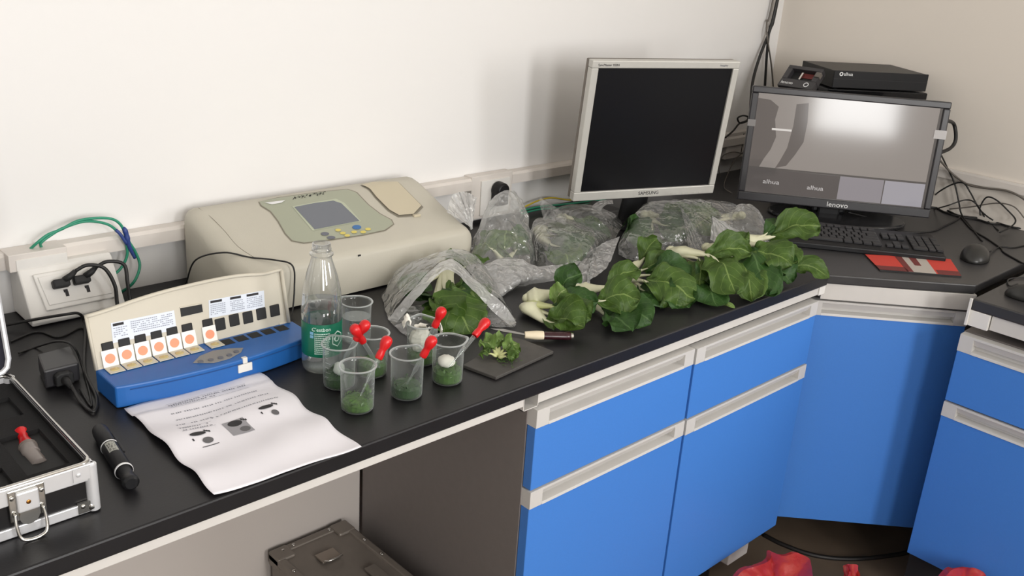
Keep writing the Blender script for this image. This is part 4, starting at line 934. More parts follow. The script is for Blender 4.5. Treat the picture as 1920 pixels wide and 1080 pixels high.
cable('mouse_lead', 'black mouse lead running to the right picture edge', [Z(1856, 472, .004), Z(1875, 463, zt), Z(1900, 464, zt), Z(1930, 458, zt)], .0018, CABLE)
cable('mouse_lead', 'black lead curling ahead of the cropped mouse on the right worktop', [Z(1908, 532, .004), Z(1893, 536, .003), Z(1890, 525, .003), Z(1905, 521, .003), Z(1930, 521, .003)], .0018, CABLE)
cable('black_cable', 'black cable on the worktop between wide monitor and keyboard, curving right', [Z(1590, 398, .02), Z(1640, 412, zt+.002), Z(1690, 434, zt), Z(1745, 434, zt), Z(1770, 424, zt), Z(1795, 412, zt), Z(1800, 406, zt)], .0024, CABLE)
# corner drop
cable('corner_cable', 'thick black cable hanging down the room corner and curving left', [Vector((XR-.035, -.02, 1.1)), YP(1458, 0, -.015), YP(1444, 55, -.015), YP(1425, 105, -.02), YP(1412, 150, -.03), YP(1408, 190, -.06), YP(1407, 235, -.08), YP(1404, 270, -.08)], .0048, CABLE)
cable('corner_cable', 'straight black cable hanging down the room corner', [Vector((XR-.02, -.02, 1.1)), YP(1457, 0, -.02), YP(1443, 55, -.02), YP(1438, 100, -.02), YP(1434, 165, -.02), YP(1430, 230, -.02)], .0042, CABLE)
cable('corner_cable', 'thin grey cable twisted round the black ones in the corner', [Vector((XR-.05, -.012, 1.1)), YP(1449, 0, -.012), YP(1438, 40, -.012), YP(1439, 72, -.028), YP(1446, 120, -.02), YP(1450, 165, -.02)], .0026, CABLEG)
cable('black_cable', 'black cable knotted in a small loop between the two monitors', [YP(1360, 258, -.03), YP(1375, 245, -.03), YP(1386, 232, -.03), YP(1400, 226, -.03), YP(1402, 219, -.03), YP(1392, 217, -.03), YP(1383, 222, -.03), YP(1388, 231, -.03), YP(1402, 227, -.03)], .0028, CABLE)
cable('grey_cable', 'thin grey cable forming a ring on the wall between the monitors', [YP(1360, 350, -.05), YP(1350, 330, -.04), YP(1348, 310, -.03), YP(1356, 292, -.03), YP(1375, 285, -.03), YP(1392, 288, -.03)], .0016, CABLEG)
cable('grey_cable', 'thin grey cable falling from the ring between the monitors', [YP(1394, 285, -.03), YP(1378, 300, -.03), YP(1365, 325, -.05), Z(1358, 350, .003), Z(1372, 362, .003)], .0016, CABLEG)
t = thing('socket_box', 'off-white wall socket between the two monitors', 'socket', (2.3, -.01, .1))
pA_ = YP(1362, 265, -.02); pB_ = YP(1396, 300, -.02)
m = MB(); m.box(pA_.x, -.025, .045, pB_.x+.02, -.0015, .128); m.build('box', TRUNK, t, world=True, bevel=.001)
m = MB(); xm = (pA_.x+pB_.x)/2+.025; m.box(xm-.0015, -.026, .055, xm+.0015, -.0245, .122); m.build('seam', INKD, t, world=True)

# ------------------------------------------------------------------ bottle
p = Z(604, 690); p.z = 0
t = thing('water_bottle', 'open clear plastic water bottle with a green label', 'bottle', p)
hB = .215
outer = [(0, .002), (.026, .001), (.031, .006), (.0325, .014), (.0325, .028), (.0315, .032), (.0318, .09), (.0325, .096), (.0322, .115), (.0295, .140), (.024, .165), (.018, .184), (.0158, .192), (.0155, .195), (.0185, .196), (.0185, .199), (.0145, .200), (.0145, .204), (.0155, .2045), (.0155, .206), (.0143, .207), (.0143, .2145), (.0128, hB), (.0125, .20)]
m = MB(); m.lathe(outer, 48); m.build('shell', PET, t, smooth=True)
m = MB(); m.lathe([(0.0, .003), (.024, .003), (.0305, .009), (.0315, .03), (.0308, .034), (.031, .090), (.0312, .097), (.031, .118), (0, .118)], 40); m.build('water', WATER, t, smooth=True)
m = MB(); m.lathe([(.0322, .033), (.0324, .034), (.0324, .088), (.0322, .089)], 48); lb_ = m.build('label', LABEL, t, smooth=True)
va = math.atan2(CAM.y-p.y, CAM.x-p.x)
def bend(c): a = va+c.x/.0327; r_ = .0327+c.z; return Vector((r_*cos(a), r_*sin(a), c.y))
text("C'estbon", .0085, LTXT, lb_, 'brand_lettering', Matrix.Translation((0, 0, .081)), bend=lambda c: bend(Vector((c.x-.001, c.y, c.z))))
b = MB(); rnd = random.Random(4)
for r_ in range(11):
    z = .073-.0034*r_; a0 = -.012
    while a0 < .011:
        w_ = .001+.0016*rnd.random()
        b.quad([bend(Vector((a0, z, .0002))), bend(Vector((a0+w_, z, .0002))), bend(Vector((a0+w_, z+.0017, .0002))), bend(Vector((a0, z+.0017, .0002)))]); a0 += w_+.0006
b.build('label_print', LTXT, lb_)
b = MB(); hexa = [(cos(k*pi/3+pi/6), sin(k*pi/3+pi/6)) for k in range(6)]
for k in range(6):
    a_, c_ = hexa[k], hexa[(k+1) % 6]; f_ = lambda q, s_: bend(Vector((.027+q[0]*.012*s_, .062+q[1]*.014*s_, .0003)))
    b.quad([f_(a_, 1), f_(c_, 1), f_(c_, .86), f_(a_, .86)])
b.build('label_emblem', LTXT, lb_)
text('O', .015, LTXT, lb_, 'emblem_letter', Matrix.Translation((0, 0, .062)), bend=lambda c: bend(Vector((c.x+.026, c.y, c.z))))
b = MB()
for (x_, z_) in ((-.0195, .072), (-.0195, .066)): b.quad([bend(Vector((x_, z_, .0003))), bend(Vector((x_+.006, z_, .0003))), bend(Vector((x_+.006, z_+.005, .0003))), bend(Vector((x_, z_+.005, .0003)))])
b.build('quality_mark', mat('mark_blue', S(120, 170, 200), .5), lb_)

# ------------------------------------------------------------------ beakers
BH, BR = .0725, .0245
def make_beaker():
    def spout(pt, a, r, z):
        k = max(0, cos(a)); f = max(0, (z-.058)/.0145) if z > .058 else 0
        return Vector((pt.x*(1+.16*f*k**14), pt.y, pt.z+.0015*f*k**14))
    m = MB(); m.lathe([(0, .0012), (BR-.0025, .001), (BR-.0008, .0028), (BR, .006), (BR+.0008, .058), (BR+.0012, .066), (BR+.0012, BH-.0015), (BR+.0034, BH-.0006)], 48, fn=spout); w_ = m
    m2 = MB(); m2.lathe([(BR+.0008, BH-.0018), (BR+.0038, BH-.0016), (BR+.0042, BH-.0004), (BR+.0036, BH+.0006), (BR+.0012, BH)], 48, fn=spout)
    g = MB()
    for k in range(5):
        z = .022+.008*k
        for j in range(5 if k % 2 else 3):
            a = 1.75+.09*j; r_ = BR+.0009
            g.quad([(r_*cos(a), r_*sin(a), z), (r_*cos(a+.08), r_*sin(a+.08), z), (r_*cos(a+.08), r_*sin(a+.08), z+.0007), (r_*cos(a), r_*sin(a), z+.0007)])
    return w_, m2, g
bk = [  # base px, spout rotation, label
    ((670, 766), 195, 'beaker nearest the camera, right of the printed sheet'),
    ((762, 741), 20, 'beaker in the middle of the front row, holding only dark mash'),
    ((838, 714), -25, 'beaker beside the slate board, with a white ball on its greens'),
    ((636, 722), 80, 'beaker partly in front of the bottle, with a hazy wall'),
    ((697, 700), 150, 'beaker behind the nearest one, a red-bulb dropper crossing it'),
    ((790, 678), 60, 'beaker with white tissue hanging over its rim'),
    ((668, 637), 110, 'beaker holding only clear water, right behind the bottle')]
BP = []
bw, b2_, gg = make_beaker(); proto = None
for i, (pp_, rot, lab) in enumerate(bk):
    c = Z(*pp_); c.z = 0; BP.append(c)
    if i == 0:
        t0 = thing('beaker', 'small clear plastic ' + lab, 'beaker', c, radians(rot), 'small plastic beakers')
        bw.build('wall', PPBK, t0, smooth=True); b2_.build('rim', RIMM, t0, smooth=True); gg.build('graduation', RIMM, t0); proto = t0
    else:
        t1 = proto.copy(); COL.objects.link(t1); t1.location = c; t1.rotation_euler = (0, 0, radians(rot)); t1['label'] = 'small clear plastic ' + lab
        for ch in list(proto.children):
            q = ch.copy(); COL.objects.link(q); q.parent = t1
# chopped greens
def greens(label, c, h, seed, pile=0, m_=None):
    rnd = random.Random(seed); b = MB()
    b.lathe([(0, .003), (.0215, .003), (.0232, .006), (.0235, h*.75), (.02, h*.9), (.01, h), (0, h)], 20, fn=lambda p, a, r, z: p+Vector((0, 0, .003*noise.noise(Vector((p.x*200, p.y*200, seed))) if z > .008 else 0)))
    for k in range(150):
        a = rnd.random()*2*pi; r_ = .0225*math.sqrt(rnd.random()) if k % 2 else .0228; z = .005+rnd.random()*(h-.004)
        if pile and k % 3 == 0: a = rnd.random()*1.2-1.0; r_ = .012+.009*rnd.random(); z = h-.004+rnd.random()*pile
        s_ = .0022+.003*rnd.random(); cpt = Vector((r_*cos(a), r_*sin(a), z))
        ax_ = Vector((rnd.gauss(0, 1), rnd.gauss(0, 1), rnd.gauss(0, 1))).normalized(); bx = ax_.orthogonal().normalized(); cx_ = ax_.cross(bx)
        q = [cpt+bx*s_+ax_*.0008, cpt+cx_*s_*.6, cpt-bx*s_+ax_*.0008, cpt-cx_*s_*.6]
        for w_ in q:
            rr = math.hypot(w_.x, w_.y)
            if rr > .0237: w_.x *= .0237/rr; w_.y *= .0237/rr
            w_.z = max(.002, w_.z)
        b.quad(q)
    o = b.build('chopped_greens', [m_ or MASH]); o.location = c; tag(o, label, 'chopped greens', 'chopped greens in the beakers', 'stuff')
greens('light chopped greens heaped on one side in the nearest beaker', BP[0], .019, 1, .02, mat('chopped_green_bright', S(84, 122, 46), .4, noise_amt=.6, noise_scale=150))
greens('dark chopped greens in the middle beaker of the front row', BP[1], .024, 2, 0, MASH2)
greens('chopped greens under a white ball in the beaker by the slate board', BP[2], .026, 3)
greens('dark chopped greens in the beaker partly hiding the bottle', BP[3], .024, 4, 0, MASH2)
greens('chopped greens in the beaker behind the nearest one', BP[4], .026, 5, 0)
greens('chopped greens in the beaker with the tissue', BP[5], .024, 6, 0)
o = MB(); o.lathe([(0, .003), (.021, .003), (.0237, .008), (.0244, .045), (0, .045)], 32); o = o.build('water', WATER, smooth=True, angle=40); o.location = BP[6]; tag(o, 'clear water filling the beaker behind the bottle', 'water', None, 'stuff')
o = MB(); r_ = o.ball((0, 0, 0), .0145, .0145, .010, 16)
for v in r_: v.co += v.co.normalized()*.0018*noise.noise(v.co*240)
o = o.build('cotton_ball', TISSUE, smooth=True); o.location = BP[2]+Vector((-.003, 0, .036)); tag(o, 'white ball lying on the greens in the beaker by the slate board', 'cotton')
o = MB(); r_ = o.ball((0, 0, 0), .009, .009, .011, 14)
for v in r_: v.co += v.co.normalized()*.002*noise.noise(v.co*240)
o = o.build('cotton_ball', mat('tissue_wet', S(196, 200, 194), .8), smooth=True); o.location = BP[3]+Vector((-.006, -.009, .034)); tag(o, 'blurred white wad inside the beaker partly hiding the bottle', 'cotton')
# tissue in beaker F
def crumple(P, amp, sc, seed):
    return [[p+Vector((noise.noise(p*sc+Vector((seed, 0, 0))), noise.noise(p*sc+Vector((0, seed, 5))), noise.noise(p*sc+Vector((9, 2, seed)))))*amp for p in row] for row in P]
t = thing('tissue', 'white tissue stuffed in a beaker and hanging over its rim', 'tissue', BP[5]+Vector((0, 0, .04)))
m = MB(); P_ = []
for i in range(15):
    row = []
    for j in range(13):
        a = 2*pi*j/12*.8+.2; r_ = .022*(.45+.55*abs(sin(i*.22+.4))); row.append(Vector((r_*cos(a), r_*sin(a), .026+.0028*i)))
    P_.append(row)
m.grid([[BP[5]+p for p in r] for r in crumple(P_, .004, 130, 3)]); m.build('bundle', TISSUE, t, world=True, solid=.0008)
for (a0, l_) in ((2.55, .022), (-.5, .026)):
    m = MB(); P_ = []
    for i in range(10):
        u = i/9; r_ = .020+.012*u; z = BH-.002+(.008*sin(u*pi)-.016*u*u) + (.012*u if a0 > 1 else 0)
        P_.append([Vector((r_*cos(a0)+(k-4)*.0024*-sin(a0), r_*sin(a0)+(k-4)*.0024*cos(a0), z+.002*cos(k*1.3))) for k in range(9)])
    m.grid([[BP[5]+p for p in r] for r in crumple(P_, .003, 160, 8)]); m.build('hanging_corner', TISSUE, t, world=True, solid=.0008)
# droppers
def dropper(label, tip, bulb):
    d = (bulb-tip); L = d.length; d.normalize()
    t = thing('dropper', label, 'dropper', tip, 0, 'red-bulb glass droppers')
    rot = d.to_track_quat('Z', 'X').to_matrix().to_4x4(); Lb = L
    m = MB(); m.lathe([(.0008, 0), (.0012, .002), (.0017, .022), (.0036, .030), (.0037, Lb-.025)], 16, M=rot); m.build('glass_tube', GLASS, t, smooth=True)
    pr = [(.0037, Lb-.0235), (.0054, Lb-.0235), (.0060, Lb-.022), (.0061, Lb-.015), (.0052, Lb-.0095), (.0057, Lb-.007), (.0078, Lb-.002), (.0088, Lb+.0035), (.0083, Lb+.0085), (.0060, Lb+.012), (.003, Lb+.0136), (0, Lb+.014)]
    m = MB(); m.lathe(pr, 24, M=rot); m.build('bulb', RED, t, smooth=True)
def dz(px, py, c, z): return Z(px, py, z)
dropper('glass dropper leaning right out of the beaker nearest the camera', Z(676, 742, .024), Z(722, 646, .098))
dropper('glass dropper leaning right out of the middle beaker of the front row', Z(762, 722, .028), Z(806, 645, .098))
dropper('glass dropper slanting far right above the slate board', Z(842, 688, .037), Z(906, 610, .088))
dropper('glass dropper leaning from the hazy beaker, its bulb covering another bulb', Z(632, 695, .028), Z(681, 615, .103))
dropper('glass dropper whose bulb is half hidden behind another red bulb', Z(712, 690, .026), Z(669, 622, .098))
dropper('glass dropper standing in the beaker with tissue, bulb before the leaves', Z(786, 676, .02), Z(825, 590, .104))

# ------------------------------------------------------------------ slate board, knife
bc = [Z(868, 684, .006), Z(930, 707, .006), Z(1038, 658, .006), Z(960, 628, .006)]
o = MB(); o.prism([Vector((p.x, p.y, .0002)) for p in bc], (0, 0, .0058)); o = o.build('slate_board', BOARD, bevel=.0012); tag(o, 'thin dark grey slate cutting board with a cut green clump on it', 'cutting board')
ka = Z(1073, 630, .011); kb_ = Z(984, 628, .011); kt = Z(918, 617, .008)
dk = (kb_-ka).normalized()
t = thing('kitchen_knife', 'knife with cream and maroon handle lying behind the slate board', 'knife', Vector((ka.x, ka.y, 0)))
m = MB(); pts = [ka+dk*x for x in (0, .003, .012, .04)] + [ka+dk*.052]; m.tube(pts, [.006, .0085, .0092, .0088, .0086], 16, flat=.8); m.build('handle', MAROON, t, world=True, smooth=True, angle=50)
Lk = (kb_-ka).length
m = MB(); m.tube([ka+dk*.052, ka+dk*.055, ka+dk*(Lk*.75), ka+dk*Lk], [.0088, .0095, .0098, .0075], 16, flat=.8); m.build('ferrule_grip', CREAMH, t, world=True, smooth=True, angle=50)
m = MB(); m.tube([ka-dk*.0015, ka+dk*.003], [.0075, .009], 16, flat=.82); m.build('pommel', CHROME, t, world=True, smooth=True, angle=50)
m = MB(); side = Vector((-dk.y, dk.x, 0)); kt2 = kb_+(kt-kb_)*1.0; dz_ = Vector((0, 0, .0012))
m.prism([kb_+side*.004, kb_-side*.004, kb_.lerp(kt2, .6)-side*.009, kt2, kb_.lerp(kt2, .6)+side*.004], dz_); m.build('blade', BLADE, t, world=True)

# ------------------------------------------------------------------ leaf vegetables
VUP = (-.38, -.46, .80)
def leaf_geo(base, mid, tip, width, seed, up=None, cup=.3, ruff=.12, zmin=.0025, nu=20, nv=14):
    """returns (blade grid, uv grid, petiole spine) in world space; obovate blade with a rounded tip"""
    base, mid, tip = Vector(base), Vector(mid), Vector(tip)
    sp_ = catmull([base, mid, mid.lerp(tip, .5)+Vector((0, 0, .14*(tip-mid).length)), tip], 10)
    nb = 10; blade = sp_[nb:]
    def at(f):
        x = f*(len(blade)-1); i = min(int(x), len(blade)-2); return blade[i].lerp(blade[i+1], x-i)
    grid, uvs = [], []; up = Vector(up or VUP); ph = (seed*1.7) % 6.28
    for i in range(nu+1):
        f = i/nu; p = at(f); tg = (at(min(1, f+.05))-at(max(0, f-.05))).normalized()
        sd = tg.cross(up); sd = sd.normalized() if sd.length > .1 else tg.orthogonal().normalized(); nn = sd.cross(tg)
        wf = width*1.12*(min(1, f/.5)**.75)*(max(0, 1-max(0, (f-.42)/.58)**2.6)**.5)
        wf = max(wf, width*.07)
        row, ur = [], []
        for j in range(nv+1):
            v = -1+2*j/nv; e = abs(v)
            lob = 1+(.05*sin(f*19+ph+v)+.03*sin(f*43+2*ph+3*v)+.10*noise.noise(Vector((f*4, 5*v, seed))))*e
            q = p+sd*v*wf*(1-.12*e*e)*lob - tg*width*.10*e*e*(1-f)
            q = q+nn*(cup*wf*(e**1.6)*(.7+.5*sin(f*3+ph)) + ruff*width*(e**1.6)*sin(f*13+ph+(2.1 if v > 0 else 0)) + .26*width*noise.noise(Vector((f*3.2+seed, v*1.9, seed*.7)))+.09*width*noise.noise(Vector((f*9+seed, v*5, seed*.7))))
            if q.z < zmin: q.z = zmin+.0012*abs(noise.noise(Vector((q.x*120, q.y*120, seed))))
            row.append(q); ur.append((f, v))
        grid.append(row); uvs.append(ur)
    return grid, uvs, sp_
def add_leaf(parent, base, mid, tip, width, seed, m_leaf=None, m_pet=None, pr=.009, up=None, cup=.3, ruff=.12, zmin=.0025, wide=1.06):
    rv = random.Random(seed*7+1)
    if cup == .3: cup = rv.choice((-.35, .15, .45, .65, .3))
    ruff += rv.random()*.08
    g, u, sp_ = leaf_geo(base, mid, tip, width*wide, seed, up, cup, ruff, zmin)
    m = MB(); m.grid(g, u); lf = m.build('leaf', m_leaf or LEAF, parent, smooth=True, world=True)
    # stalk: broad and flat at the base, tapering into the midrib
    m = MB(); pts = sp_[:17]; n = len(pts); pr *= 1.25
    rs = [pr*(.62+.38*min(1, i/3.0) if i < 4 else max(.05, 1-((i-3)/(n-4.0))**.62)) for i in range(n)]
    pts = [Vector((p.x, p.y, max(p.z-(.0 if i < 9 else .0006*(i-8)), zmin+r*.55))) for i, (p, r) in enumerate(zip(pts, rs))]
    m.tube(pts, rs, 12, flat=.6); st = m.build('stalk', m_pet or PETI, parent, smooth=True, world=True)
    return lf
VEG = 'heads of bok choy'
def bok_choy(label, leaves, seed, group='loose heads of bok choy', zmin=.0025, root=True):
    b0 = leaves[0][0]; base = b0 if isinstance(b0, Vector) else Z(*b0)
    ZV = lambda q: q if isinstance(q, Vector) else Z(*q)
    t = thing('bok_choy', label, 'bok choy', (base.x, base.y, 0), 0, group)
    for i, L in enumerate(leaves):
        b_, m_, tp_, w_ = L[:4]; kw = dict(L[4]) if len(L) > 4 else {}
        if group == 'bok choy inside the bags':
            kw.setdefault('wide', 1.3); kw.setdefault('up', (-.12, -.15, 1))
            b_, m_, tp_ = [q if isinstance(q, Vector) else (q[0], q[1], q[2]*.78) for q in (b_, m_, tp_)]
        add_leaf(t, ZV(b_), ZV(m_), ZV(tp_), w_, seed*31+i, zmin=zmin+.0008*i, **kw)
    if root:
        c = base; m = MB(); r = m.ball(c, .012, .012, .011, 12); m.build('root_end', PETI, t, smooth=True, world=True)
    return t
Dk = dict(m_leaf=LEAF2); 
bok_choy('loose bok choy head nearest the knife, white stalks pointing left', [
    ((990, 560, .020), (1040, 548, .036), (1090, 512, .078), .030, dict(pr=.024, ruff=.22, m_leaf=LEAF2)),
    ((990, 568, .016), (1035, 572, .030), (1062, 542, .060), .022, dict(pr=.010, m_pet=PETY, ruff=.3, m_leaf=LEAFI)),
    ((984, 574, .012), (1024, 602, .010), (1095, 615, .018), .036, dict(pr=.018, ruff=.2)),
    ((990, 570, .015), (1040, 575, .032), (1120, 568, .038), .036, dict(pr=.010, m_pet=PETY, m_leaf=LEAF2)),
    ((990, 572, .012), (1030, 588, .018), (1108, 596, .032), .034, dict(pr=.009, cup=.5))], 1)
bok_choy('second loose bok choy head, showing one broad fan-shaped leaf', [
    ((1082, 542, .022), (1136, 538, .030), (1198, 506, .055), .026, dict(pr=.017)),
    ((1088, 552, .018), (1122, 563, .038), (1200, 562, .046), .044, dict(pr=.012, cup=-.15, ruff=.12)),
    ((1090, 556, .010), (1130, 580, .014), (1222, 604, .012), .045, dict(pr=.010, m_leaf=LEAF2)),
    ((1090, 552, .012), (1135, 590, .012), (1185, 622, .006), .036, dict(pr=.008, m_leaf=LEAF2))], 2)
bok_choy('third loose bok choy head, with one leaf standing upright', [
    ((1165, 515, .025), (1200, 490, .048), (1232, 448, .090), .026, dict(pr=.020, ruff=.2, m_leaf=LEAFI if False else LEAF)),
    ((1168, 520, .02), (1205, 505, .042), (1262, 494, .055), .030, dict(pr=.010)),
    ((1168, 522, .018), (1215, 528, .040), (1300, 565, .018), .058, dict(pr=.010, cup=-.2)),
    ((1168, 524, .012), (1200, 540, .02), (1245, 578, .006), .042, dict(pr=.009, m_leaf=LEAF2)),
    ((1168, 522, .015), (1215, 515, .035), (1295, 520, .045), .040, dict(pr=.009, m_leaf=LEAF2)),
    ((1170, 526, .010), (1228, 548, .010), (1292, 580, .004), .042, dict(pr=.008, m_leaf=LEAF2))], 3)
bok_choy('fourth loose bok choy head, long white stalk lying across the heap', [
    ((1258, 470, .050), (1330, 479, .066), (1380, 550, .030), .046, dict(pr=.018, cup=-.25, ruff=.1)),
    ((1262, 476, .045), (1312, 486, .058), (1312, 535, .025), .028, dict(pr=.008, cup=-.2)),
    ((1262, 474, .045), (1325, 478, .066), (1408, 474, .075), .034, dict(pr=.010)),
    ((1262, 480, .03), (1290, 500, .05), (1230, 500, .05), .025, dict(pr=.008, m_leaf=LEAF2)),
    ((1264, 482, .025), (1310, 525, .016), (1345, 578, .004), .040, dict(pr=.008, m_leaf=LEAF2)),
    ((1264, 482, .03), (1320, 500, .04), (1340, 540, .02), .036, dict(pr=.008, m_leaf=LEAF2))], 4, zmin=.004)
bok_choy('fifth loose bok choy head, its leaves hanging towards the bench edge', [
    ((1325, 464, .050), (1390, 468, .065), (1440, 552, .016), .055, dict(pr=.017, cup=-.2, m_leaf=LEAF2)),
    ((1330, 468, .045), (1385, 490, .050), (1410, 566, .006), .042, dict(pr=.009, cup=-.1)),
    ((1330, 466, .050), (1375, 462, .070), (1405, 448, .095), .026, dict(pr=.010, ruff=.2)),
    ((1330, 468, .04), (1400, 475, .06), (1485, 498, .055), .042, dict(pr=.010)),
    ((1332, 470, .03), (1400, 515, .016), (1448, 560, .004), .040, dict(pr=.008, m_leaf=LEAF2))], 5, zmin=.005)
bok_choy('rightmost loose bok choy head, one leaf raised over the keyboard', [
    ((1385, 452, .050), (1445, 443, .064), (1538, 425, .090), .046, dict(pr=.019, cup=.25)),
    ((1390, 458, .045), (1440, 460, .060), (1495, 492, .050), .036, dict(pr=.011, cup=-.15)),
    ((1392, 460, .03), (1470, 498, .026), (1556, 522, .014), .026, dict(pr=.008)),
    ((1392, 460, .03), (1440, 500, .03), (1485, 530, .006), .034, dict(pr=.008, m_leaf=LEAF2)),
    ((1390, 455, .05), (1432, 440, .068), (1462, 418, .085), .020, dict(pr=.008, m_leaf=LEAF2))], 6, zmin=.003)
o = MB(); g, u, _ = leaf_geo(Z(1352, 570, .002), Z(1354, 571, .002), Z(1378, 578, .003), .006, 77, None, .1, .05, .0015, 8, 6); o.grid(g, u); o = o.build('leaf_scrap', LEAFI, smooth=True); tag(o, 'small torn leaf scrap near the front edge of the bench', 'leaf')
# cut clump on the slate
t = thing('cut_greens', 'fanned clump of cut leaves on the slate board', 'greens', Z(935, 665, .006))
fan = [((932, 668), (925, 655), (905, 640), .016, LEAFI), ((933, 668), (930, 650), (928, 632), .015, LEAFI), ((934, 668), (937, 650), (948, 632), .016, LEAFI), ((935, 668), (945, 655), (970, 645), .017, LEAFI), ((935, 669), (950, 660), (974, 662), .016, LEAF), ((931, 668), (918, 662), (902, 660), .014, LEAF), ((936, 670), (950, 668), (965, 672), .012, LEAF)]
for i, (a, b_, c_, w_, ml_) in enumerate(fan):
    add_leaf(t, Z(*a, .010), Z(*b_, .018), Z(*c_, .024 if i < 4 else .014), w_, 200+i, m_leaf=ml_, m_pet=PETY, pr=.0042, ruff=.35, cup=.3, zmin=.0075)
o = MB(); rnd = random.Random(9)
for k in range(46):
    c = Z(948+rnd.gauss(0, 12), 676+rnd.gauss(0, 6), .008); s_ = .001+.0026*rnd.random(); a = rnd.random()*6
    o.quad([c+Vector((s_*cos(a), s_*sin(a), .001*rnd.random())), c+Vector((-s_*sin(a)*.5, s_*cos(a)*.5, .0015)), c+Vector((-s_*cos(a), -s_*sin(a), 0)), c+Vector((s_*sin(a)*.5, -s_*cos(a)*.5, .001))])
o = o.build('leaf_shreds', MASH); tag(o, 'loose leaf shreds scattered on the slate board', 'greens', None, 'stuff')

# bok choy inside the bags
G2 = 'bok choy inside the bags'
bok_choy('bok choy whose leaves spill out of the open front bag', [
    ((838, 500, .03), (835, 540, .055), (868, 588, .028), .050, dict(pr=.011, cup=-.15, m_leaf=LEAF2)),
    ((838, 500, .03), (822, 560, .050), (885, 625, .008), .046, dict(pr=.010, cup=-.1)),
    ((838, 500, .03), (850, 535, .06), (905, 575, .03), .045, dict(pr=.010, cup=-.2)),
    ((838, 500, .03), (812, 575, .045), (838, 625, .006), .034, dict(pr=.009)),
    ((838, 500, .03), (800, 530, .05), (770, 560, .02), .040, dict(pr=.010, m_leaf=LEAF2)),
    ((838, 505, .03), (870, 500, .06), (880, 480, .07), .035, dict(pr=.010))], 11, G2)
b12 = Vector((1.248, -.312, .012))
def up12(px, py, y): tp = YP(px, py, y); return (b12.lerp(tp, .45)+Vector((0, .004, 0)), tp)
bok_choy('bok choy standing inside the tall tied bag beside the instrument', [
    (b12, *up12(903, 432, -.318), .034, dict(pr=.010, cup=-.2, up=(-.4, -.8, .3))),
    (b12, *up12(950, 428, -.300), .036, dict(pr=.010, up=(-.5, -.8, .3))),
    (b12, *up12(990, 450, -.296), .032, dict(pr=.010, m_leaf=LEAF2, up=(-.6, -.8, .3))),
    (b12, *up12(955, 478, -.330), .032, dict(pr=.009, up=(-.5, -.8, .3)))], 12, G2)
bok_choy('bagged bok choy with its white root end facing the tall bag', [
    ((1008, 432, .035), (1030, 432, .055), (1110, 464, .048), .034, dict(pr=.018, up=(-.4, -.6, .7))),
    ((1010, 440, .025), (1035, 458, .04), (1090, 490, .035), .042, dict(pr=.014, m_leaf=LEAF2, up=(-.5, -.7, .5))),
    ((1010, 438, .03), (1040, 442, .045), (1090, 452, .05), .030, dict(pr=.012, m_leaf=LEAF2, up=(-.4, -.6, .7))),
    ((1012, 445, .02), (1045, 470, .03), (1070, 500, .03), .032, dict(pr=.010, up=(-.5, -.7, .5)))], 13, G2)
bok_choy('bagged bok choy at the back, below the silver monitor', [
    ((1050, 408, .022), (1075, 410, .028), (1130, 436, .014), .026, dict(pr=.015)),
    ((1052, 412, .018), (1085, 418, .024), (1145, 445, .012), .028, dict(pr=.012, m_leaf=LEAF2))], 14, G2)
bok_choy('bagged bok choy in front of the monitor stand, white end up', [
    ((1208, 402, .055), (1240, 405, .062), (1300, 418, .060), .036, dict(pr=.016, up=(-.3, -.4, 1))),
    ((1210, 408, .04), (1240, 420, .062), (1295, 440, .05), .050, dict(pr=.012, m_leaf=LEAF2, up=(-.5, -.7, .5))),
    ((1210, 406, .035), (1222, 428, .05), (1195, 462, .03), .040, dict(pr=.010, m_leaf=LEAF2, up=(-.5, -.7, .5)))], 15, G2)
bok_choy('bagged bok choy at the right end of the long bag', [
    ((1390, 404, .045), (1350, 404, .060), (1295, 410, .062), .030, dict(pr=.014, up=(-.2, -.3, 1))),
    ((1390, 405, .035), (1350, 412, .055), (1300, 428, .045), .044, dict(pr=.012, up=(-.5, -.7, .5)))], 16, G2)

# ------------------------------------------------------------------ clear plastic bags
def rid(p): return 1-2*abs(noise.noise(p))
def film(name, rows, amp, sc, seed, parent, m_=None, zmin=.0015, smooth=True, drop=0):
    """crumpled film over a grid of points"""
    n = len(rows); k = len(rows[0]); out = []
    for i in range(n):
        r = []
        for j in range(k):
            p = rows[i][j]
            a = rows[min(i+1, n-1)][j]-rows[max(i-1, 0)][j]; c = rows[i][min(j+1, k-1)]-rows[i][max(j-1, 0)]
            nn = a.cross(c); nn = nn.normalized() if nn.length > 1e-12 else Vector((0, 0, 1))
            if nn.dot(CAM-p) < 0: nn = -nn
            s = Vector((seed*3.1, seed*1.7, seed)); d = (rid(p*sc*.6+s)*.9+rid(p*sc*1.5+s)*.4+rid(p*sc*3.2+s)*.07)*amp
            q = p+nn*d
            if q.z < zmin: q.z = zmin+.001*abs(noise.noise(p*90+s))
            r.append(q)
        out.append(r)
    m = MB(); m.grid(out); o = m.build(name, m_ or FILM, parent, world=True, smooth=smooth)
    return o
def arches(stations, nu=36, nv=44, power=.8):
    """stations: lists of (px,py,z) points across the bag; lofted smoothly along and across"""
    A = [catmull([Z(*p) for p in st], 12) for st in stations]
    def res(pl, n):
        return [pl[min(int(i/n*(len(pl)-1)), len(pl)-2)].lerp(pl[min(int(i/n*(len(pl)-1)), len(pl)-2)+1], (i/n*(len(pl)-1))-min(int(i/n*(len(pl)-1)), len(pl)-2)) for i in range(n+1)]
    A = [res(a, nv) for a in A]; cols = []
    for j in range(nv+1): cols.append(res(catmull([a[j] for a in A], 10), nu))
    return [[cols[j][i] for j in range(nv+1)] for i in range(nu+1)]
